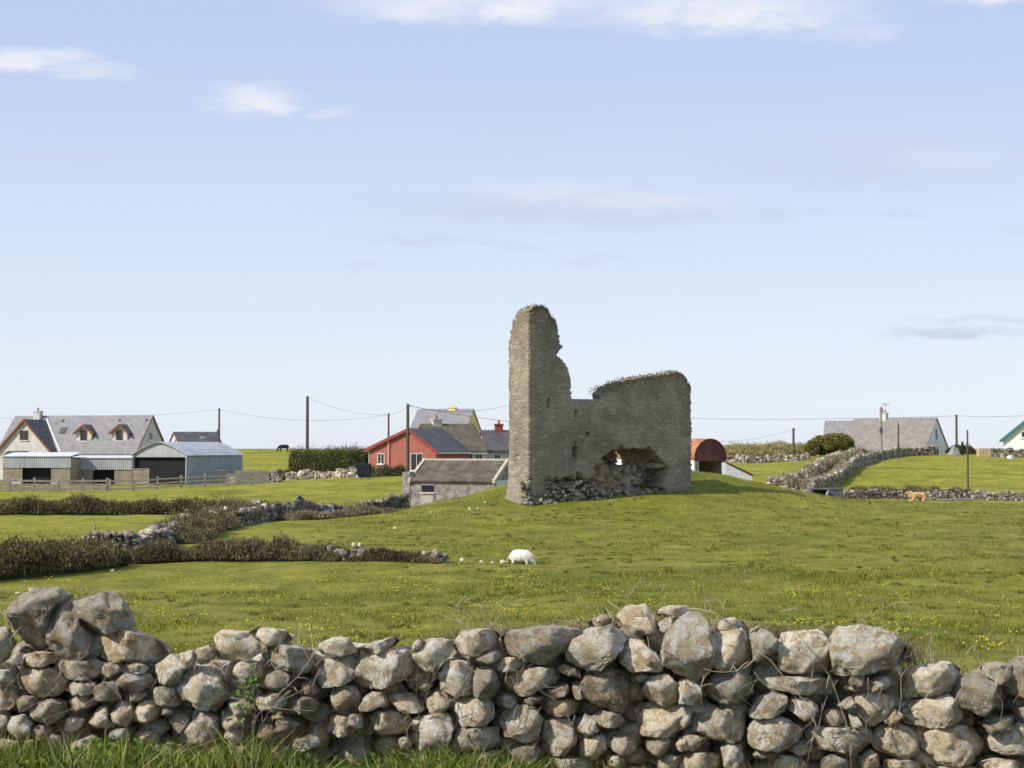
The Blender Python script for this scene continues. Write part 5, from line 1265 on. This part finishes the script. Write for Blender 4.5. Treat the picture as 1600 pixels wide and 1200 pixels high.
def quad(name, label, cat, px, d, rz, scale, mat, lying=False, grazing=True, headm=None, sink=0.0, grp=None, legf=1.0, fat=1.0):
    x = U(px)*d; z = h1(x, d); r = root(name, (x, d, z-sink), rz, label, cat, grp); s = scale; lg = (.28 if lying else .62)*legf
    # body runs along +x (head at +x)
    B = [(-.05, 0, lg+.27), (-.45, 0, lg+.28), (-.68, 0, lg+.22), (.32, 0, lg+.26), (.60, 0, lg+.24), (.80, 0, lg+(.10 if grazing else .42)), (.95, 0, lg*(.45) if grazing else lg+.5), (1.12, 0, lg*.12+.08 if grazing else lg+.42)]
    Ed = [(0, 1), (1, 2), (0, 3), (3, 4), (4, 5), (5, 6), (6, 7)]; Rd = [.30*fat, .29*fat, .18*fat, .29*fat, .22, .15, .11, .065]
    if fat > 1: B = [(-.05, 0, lg+.24), (-.36, 0, lg+.25), (-.56, 0, lg+.17), (.22, 0, lg+.25), (.44, 0, lg+.20), (.60, 0, lg+.06), (.70, 0, .24), (.80, 0, .12)]; Rd = [.37, .35, .22, .34, .25, .15, .105, .06]
    for bx, rr_, hk in ((-.52, .14, -.08), (.42, .12, .04)):
        for sy in (-1, 1):
            i0 = len(B)
            if lying: B += [(bx, sy*.24, lg), (bx+.25, sy*.3, .12), (bx+.02, sy*.3, .07)]
            else: B += [(bx, sy*.16, lg+.05), (bx+hk, sy*.17, lg*.5), (bx, sy*.17, .03)]
            if fat > 1: B[i0:] = [(q[0]*.8, q[1], q[2]) for q in B[i0:]]
            Ed += [(1 if bx < 0 else 3, i0), (i0, i0+1), (i0+1, i0+2)]; Rd += [rr_, .075, .055]
    B = [(a_*s, b_*s, c_*s) for a_, b_, c_ in B]; Rd = [q*s for q in Rd]
    body = skinned('body', B, Ed, Rd, mat, r)
    hx_, hz_ = B[6][0], B[6][2]
    bm = bmesh.new()
    for sy in (-1, 1): tube(bm, [(hx_-.02*s, sy*.08*s, hz_+.05*s), (hx_-.05*s, sy*.22*s, hz_+.06*s)], .05*s, .015*s, 6)
    obj('ears', bm, headm or mat, body)
    tx_ = .25 if fat > 1 else 0; bm = bmesh.new(); tube(bm, [((-.83+tx_)*s, 0, (lg+.32)*s), (-.9*s, 0, (lg+.1)*s), (-.88*s, 0, (lg-.25 if not lying else .1)*s)], .03*s, .02*s, 6); obj('tail', bm, mat, body)
    return r
WOOL = M('cream_wool', (.78, .70, .60), (.86, .80, .72), 7, .95, .6, 18)
quad('sheep', 'cream sheep grazing in the meadow below the ruin', 'sheep', 816, 56.3, R(-22), .62, WOOL, sink=.07, legf=.5, fat=1.2)
def piebald():
    return M('piebald_hide', (.012, .012, .014), (.65, .63, .6), 1.1, .7, lo=.68, hi=.70)
quad('cow', 'black and white cow grazing on the skyline field at left', 'cow', 443, 250, R(195), 1.0, piebald(), sink=.1, grp='cattle')
quad('cow', 'small ginger cow in front of the long low wall at right', 'cow', 1434, 124, R(178), .88, M('ginger_hide', (.46, .25, .10), (.66, .45, .25), 2.5, .8), lying=True, grazing=False, headm=M('ginger_hide', (.4, .2, .07)), sink=.0, grp='cattle')

# ------------------------------------------------------------------ grass, flowers, brambles
GRM = M('grass_blades', (.95, .95, .95), (1.1, 1.1, 1.1), .6, .75, tone=True, trans=.3, spec=.2)
def blades(name, XY, hgt, wid, cols, seed, lean=.35, z=None, seg=1, facecam=.6):
    g_ = np.random.default_rng(seed); n = len(XY); z = H(XY[:, 0], XY[:, 1]) if z is None else z
    an = g_.normal(0, 1.0, n)*(1-facecam*.5); dx, dy = np.cos(an), np.sin(an)
    la = g_.uniform(0, 2*math.pi, n); ll = hgt*np.abs(g_.normal(0, lean, n)); ox_, oy_ = np.cos(la)*ll, np.sin(la)*ll
    base = np.c_[XY, z-.02]; w2 = (wid/2)[:, None] if np.ndim(wid) else wid/2
    D = np.c_[dx, dy, np.zeros(n)]
    if seg == 1:
        V = np.stack([base-D*w2, base+D*w2, base+np.c_[ox_, oy_, hgt]], 1).reshape(-1, 3); Fc = np.arange(3*n).reshape(-1, 3); k = 3
    else:
        m1 = base + np.c_[ox_*.3, oy_*.3, hgt*.55]; tip = base + np.c_[ox_, oy_, hgt*.95]
        V = np.stack([base-D*w2, base+D*w2, m1-D*w2*.8, m1+D*w2*.8, tip], 1).reshape(-1, 3); k = 5
        i = np.arange(n)[:, None]*5; Fc = np.concatenate([i+np.array([[0, 1, 3]]), i+np.array([[0, 3, 2]]), i+np.array([[2, 3, 4]])], 0)
    cols = np.asarray(cols); C = cols[g_.integers(0, len(cols), n)]*(g_.uniform(.75, 1.25, n)[:, None]); C = np.repeat(C, k, 0)
    o = npmesh(name, V, Fc, GRM, None, colr=C); return o
g_ = np.random.default_rng(5)
MEAD = [(.19, .205, .022), (.26, .265, .038), (.12, .145, .012), (.36, .33, .10), (.20, .215, .024), (.10, .12, .012)]
n = 420000; dd = np.exp(g_.uniform(math.log(17), math.log(118), n)); xx = g_.uniform(-.37, .37, n)*dd
nv = wob(xx, dd, .9) + .6*wob(dd, xx, .35); keep = nv > g_.normal(-.1, .7, n)
lateral = xx/dd
keep &= ~((lateral < -.12) & (dd > 46)); dd, xx, nv = dd[keep], xx[keep], nv[keep]
hh = (.030+.030*g_.random(len(dd)))*(1+.75*np.clip(nv, 0, 2.5)); wd_ = .010+.00035*dd
o = blades('meadow_grass', np.c_[xx, dd], hh*(1+dd*.004), wd_, MEAD, 3, .5); tag(o, 'short green pasture grass with rougher tufts across meadow and mound', 'grass', kind='stuff')
tx0 = []; g2 = np.random.default_rng(44)
while len(tx0) < 900:
    d_ = math.exp(g2.uniform(math.log(22), math.log(108))); x_ = g2.uniform(-.35, .35)*d_
    if (x_/d_ < -.12 and d_ > 46) or noise.noise(Vector((x_*.12, d_*.12, 3))) < g2.normal(-.05, .15): continue
    tx0.append((x_, d_))
tx0 = np.array(tx0); c_ = np.repeat(tx0, 34, 0); sp_ = np.repeat(g2.uniform(.04, .16, len(tx0)), 34)[:, None]
XYt = c_ + g2.normal(size=c_.shape)*sp_; ht_ = np.repeat(g2.uniform(.05, .13, len(tx0)), 34)*g2.uniform(.6, 1.2, len(c_))
o = blades('rough_tussocks', XYt, ht_, .010+.00035*XYt[:, 1], [(.08, .11, .012), (.12, .15, .02), (.055, .08, .01), (.22, .21, .06)], 45, .6); tag(o, 'darker coarse tussocks dotted over the meadow and mound', 'grass', kind='stuff')
# rough verge in front of the wall
n = 60000; xx = g_.uniform(-7, 7, n); yy_ = g_.uniform(11.0, 14.75, n); zz = H(xx, yy_)
lv = -.02*xx; cl = wob(xx, yy_, .28); dens = .5+.5*np.tanh(1.2*wob(yy_, xx, .5)+ .25 - .10*xx)
keep = g_.random(n) < np.clip(dens, .12, 1); xx, yy_, cl, zz = xx[keep], yy_[keep], cl[keep], zz[keep]
hh = (.16+.20*g_.random(len(xx)))*(1+.42*cl).clip(.3, 2.2)*np.clip(.92-.075*xx, .45, 1.25)
o = blades('verge_grass', np.c_[xx, yy_], hh, (.008+.014*g_.random(len(xx))**2), [(.13, .19, .018), (.22, .28, .03), (.07, .11, .012), (.32, .34, .07), (.42, .37, .17), (.04, .065, .01), (.06, .09, .01)], 4, .8, zz, 2); tag(o, 'long rough green grass growing at the foot of the foreground wall', 'grass', kind='stuff')
n = 13000; xx = g_.uniform(-6, 6, n); yy_ = g_.uniform(13.5, 14.75, n); cl = wob(xx*1.1, yy_, .3); k = cl > .2; xx, yy_ = xx[k], yy_[k]
P = np.c_[xx, yy_, H(xx, yy_)+g_.uniform(.02, .26, len(xx))*np.clip(.9-.09*xx, .4, 1.3)]
Vv, F2, C = leafcloud(P, .055, [(.09, .15, .015), (.15, .22, .025), (.06, .10, .012)], 8, .2, 1.6); o = npmesh('verge_weeds', Vv, F2, LEAF, None, colr=C); tag(o, 'leafy green weeds mixed into the verge grass', 'weeds', kind='stuff')
# straw behind the wall
n = 3600; xx = np.r_[g_.uniform(-6.2, 6.5, n//4), g_.uniform(-.8, 4.2, n - n//4)]; yy_ = g_.uniform(15.55, 16.1, n); cl = wob(xx, yy_, .35); k = cl > g_.normal(.1, .5, n); xx, yy_, cl = xx[k], yy_[k], cl[k]
hh = (.10+.26*g_.random(len(xx))**1.5)*(1+.25*cl)
o = blades('dry_grass', np.c_[xx, yy_], hh, .007, [(.40, .34, .20), (.30, .26, .12), (.20, .20, .06), (.46, .40, .27)], 6, .7, H(xx, yy_)+.86+.22*g_.random(len(xx))+.10*np.clip(1-np.abs(xx-1.6)/2.5, -1.5, 1), 2); tag(o, 'dead straw coloured grass rooted along the back edge of the foreground wall', 'grass', kind='stuff')
n = 7000; px_ = g_.uniform(690, 1425, n); yy_ = g_.uniform(15.35, 15.85, n); top_ = np.interp(px_, [690, 780, 900, 960, 1060, 1110, 1300, 1425], [990, 980, 974, 962, 964, 972, 982, 1000])
xx = np.array([U(a_, 980) for a_ in px_])*yy_; zz = np.array([W(a_, b_+14, c_).z for a_, b_, c_ in zip(px_, top_, yy_)]) - .12*g_.random(n)
o = blades('turf_thatch', np.c_[xx, yy_], .07+.12*g_.random(n)**2, .011, [(.25, .19, .11), (.34, .27, .17), (.15, .11, .065), (.18, .17, .06)], 16, 1.3, zz, 2); tag(o, 'brown dead turf matted along the top of the wall right of centre', 'turf', kind='stuff')
# dandelions
fl = []; n = 1000
while len(fl) < n:
    py = 892 + (1030-892)*g_.random()**1.0; px = g_.uniform(0, 1600)
    cl = noise.noise(Vector((px*.009, py*.03, 1.0))) + noise.noise(Vector((px*.03, py*.08, 4.0)))
    if cl < .12 + .35*g_.random(): continue
    d = 4.0*F/(py-700); fl.append((U(px, py)*d, d))
fl = np.array(fl); fz_ = H(fl[:, 0], fl[:, 1])+.075+.04*g_.random(len(fl)); V = []; Fc = []
for (x, y), z in zip(fl, fz_):
    r0 = g_.uniform(.014, .034); i0 = len(V); V += [(x, y, z+.012)] + [(x+r0*math.cos(t), y+r0*math.sin(t), z+.004*math.sin(3*t)) for t in np.linspace(0, 2*math.pi, 7)[:-1]] + [(x, y, z-.02)]
    for k in range(6): Fc += [(i0, i0+1+k, i0+1+(k+1) % 6), (i0+7, i0+1+(k+1) % 6, i0+1+k)]
o = npmesh('dandelions', np.array(V), np.array(Fc), M('yellow_petals', (.75, .60, .02), (.8, .66, .05), 9, .7)); tag(o, 'yellow dandelion heads scattered through the meadow', 'flowers', kind='stuff')

# dead brambles on the foreground wall
def bramble(label, lines, d=14.6, rad=.010, m=TWIG, leaves=0, seed=0, twigs=3):
    rr = random.Random(seed); p0 = W(*lines[0][0], d); r = root('dead_bramble', p0, 0, label, 'bramble', 'dead brambles on the foreground wall')
    for ln in lines:
        bm = bmesh.new()
        dd_ = d + rr.uniform(-.05, .08); P = [W(px, py, dd_+rr.uniform(-.05, .05))-p0 for px, py in ln]
        Q = []
        for i in range(len(P)-1):
            a0 = P[max(i-1, 0)]; b0 = P[i]; c0 = P[i+1]; d0 = P[min(i+2, len(P)-1)]
            for k in range(4):
                t = k/4; Q.append(.5*((2*b0)+(c0-a0)*t+(2*a0-5*b0+4*c0-d0)*t*t+(3*b0-a0-3*c0+d0)*t**3)+Vector((rr.gauss(0, .004), rr.gauss(0, .004), rr.gauss(0, .004))))
        Q.append(P[-1]); tube(bm, Q, rad*rr.uniform(.38, .6), rad*.2, 6)
        for _ in range(twigs):
            i = rr.randrange(1, len(Q)-1); dr = Vector((rr.gauss(0, 1), rr.gauss(0, .5), rr.gauss(.3, 1))).normalized()*rr.uniform(.06, .16); tube(bm, [Q[i], Q[i]+dr*.6+Vector((0, 0, .01)), Q[i]+dr], rad*.4, rad*.2, 4)
        obj('stem', bm, m, r)
    if leaves:
        P = np.array([np.array(Q[rr.randrange(len(Q))]) + np.array([rr.gauss(0, .05) for _ in range(3)]) for _ in range(leaves)]); Vv, F2, C = leafcloud(P, .05, [(.12, .19, .03), (.16, .22, .04)], seed, .3, 1.5); npmesh('leaves', Vv, F2, LEAF, r, colr=C)
bramble('spiky bare twig cluster above the middle of the wall', [[(765, 980), (748, 960), (722, 950), (705, 944)], [(765, 980), (755, 955), (745, 940), (735, 930)], [(766, 980), (785, 958), (808, 936)], [(765, 980), (770, 955), (790, 932)], [(675, 956), (700, 965), (722, 974), (745, 990)]], 15.3, .008, seed=1)
bramble('long arching dead stem crossing the round boulders at right', [[(1078, 951), (1110, 956), (1140, 972), (1175, 1003), (1215, 1045), (1255, 1095), (1278, 1140)], [(1240, 985), (1262, 1010), (1295, 1055), (1312, 1100), (1326, 1150), (1330, 1180)], [(1195, 1000), (1170, 1040), (1130, 1050), (1100, 1045)]], 14.55, .013, seed=2)
bramble('dead stem leaning over the wall right of the middle', [[(944, 948), (965, 972), (995, 995), (1020, 1020), (1032, 1032)], [(950, 940), (990, 962), (1020, 960), (1060, 950)]], 14.6, .012, seed=3)
bramble('forked dead stems rising right of the upright boulder', [[(1335, 978), (1352, 965), (1388, 946)], [(1365, 958), (1400, 942), (1418, 945), (1428, 970)], [(1220, 955), (1245, 952), (1265, 970), (1290, 985)], [(1120, 935), (1132, 950), (1135, 965)]], 15.4, .008, seed=4)
bramble('pale curled stem arching right of the two big boulders', [[(118, 934), (150, 928), (182, 929), (205, 945), (232, 967)], [(122, 915), (128, 935), (134, 960)], [(118, 928), (122, 940), (130, 960)], [(195, 953), (215, 958), (232, 968)]], 15.3, .008, seed=5)
bramble('dead stem at the left edge over the wall', [[(-5, 948), (10, 965), (22, 985), (15, 1005)]], 14.7, .011, seed=6)
bramble('tangled leafless bramble hanging over the wall left of centre', [[(325, 1028), (342, 1040), (352, 1060), (356, 1075)], [(500, 1000), (488, 1025), (470, 1052), (440, 1080), (405, 1115), (392, 1150)], [(400, 1035), (398, 1060), (405, 1090), (395, 1130), (390, 1170)], [(470, 1005), (480, 1025), (500, 1045), (520, 1075)], [(455, 1080), (430, 1100), (410, 1130), (395, 1165)], [(380, 1050), (385, 1080), (410, 1100), (450, 1090), (490, 1070)], [(360, 1090), (400, 1098), (440, 1108), (490, 1110)], [(440, 1000), (425, 1030), (440, 1060), (470, 1085)], [(365, 1120), (385, 1100), (395, 1080), (380, 1060)]], 14.6, .009, seed=7, leaves=60, twigs=5)
bramble('dark stem slanting between stones left of the middle', [[(702, 1020), (690, 1035), (680, 1055), (672, 1068)], [(655, 1055), (650, 1080), (655, 1130), (650, 1160)], [(600, 1068), (640, 1062), (670, 1070), (660, 1100)], [(735, 1020), (728, 1050), (718, 1090), (712, 1140)]], 14.62, .010, DTWIG, seed=8)
bramble('bare upright twigs behind the right end of the wall', [[(1510, 1000), (1520, 1020), (1535, 1045)], [(1555, 985), (1540, 1010), (1530, 1035)], [(1588, 990), (1580, 1020), (1572, 1045)], [(1560, 1010), (1580, 1000), (1590, 985)], [(1500, 1040), (1510, 1025), (1530, 1000), (1545, 975)]], 15.5, .008, DTWIG, seed=9)
bramble('thin stems hanging down the right part of the wall', [[(1403, 1045), (1408, 1075), (1405, 1110), (1398, 1140)], [(1285, 1100), (1280, 1130), (1270, 1160), (1262, 1190)], [(1100, 1055), (1095, 1080), (1100, 1110)], [(1180, 1050), (1200, 1075), (1225, 1085)], [(1325, 1140), (1328, 1170), (1330, 1200)]], 14.55, .008, seed=10)
bramble('wispy dry stems behind the wall right of centre', [[(975, 960), (980, 935), (970, 910), (965, 900)], [(980, 935), (995, 915), (1000, 900)], [(1040, 950), (1035, 930), (1028, 915)], [(1110, 945), (1100, 930), (1095, 915)], [(900, 975), (870, 968), (840, 960)]], 15.5, .006, seed=11)
bramble('green sprig growing from the wall face left of centre', [[(380, 1080), (376, 1068), (372, 1056)], [(382, 1082), (390, 1070), (395, 1060)]], 14.6, .006, seed=12, leaves=70)
for k, (pa, pb, lb) in enumerate([(0, 330, 'wispy dead stems along the left stretch of the wall'), (560, 900, 'wispy dead stems along the middle of the wall'), (1120, 1600, 'wispy dead stems along the right stretch of the wall')]):
    rr = random.Random(80+k); L_ = []
    for _ in range(16):
        px = rr.uniform(pa, pb); py = rr.uniform(1000, 1120); L_.append([(px, py), (px+rr.gauss(0, 14), py+rr.uniform(12, 25)), (px+rr.gauss(0, 22), py+rr.uniform(30, 60))])
    bramble(lb, L_, 14.62, .006, seed=30+k, twigs=1)
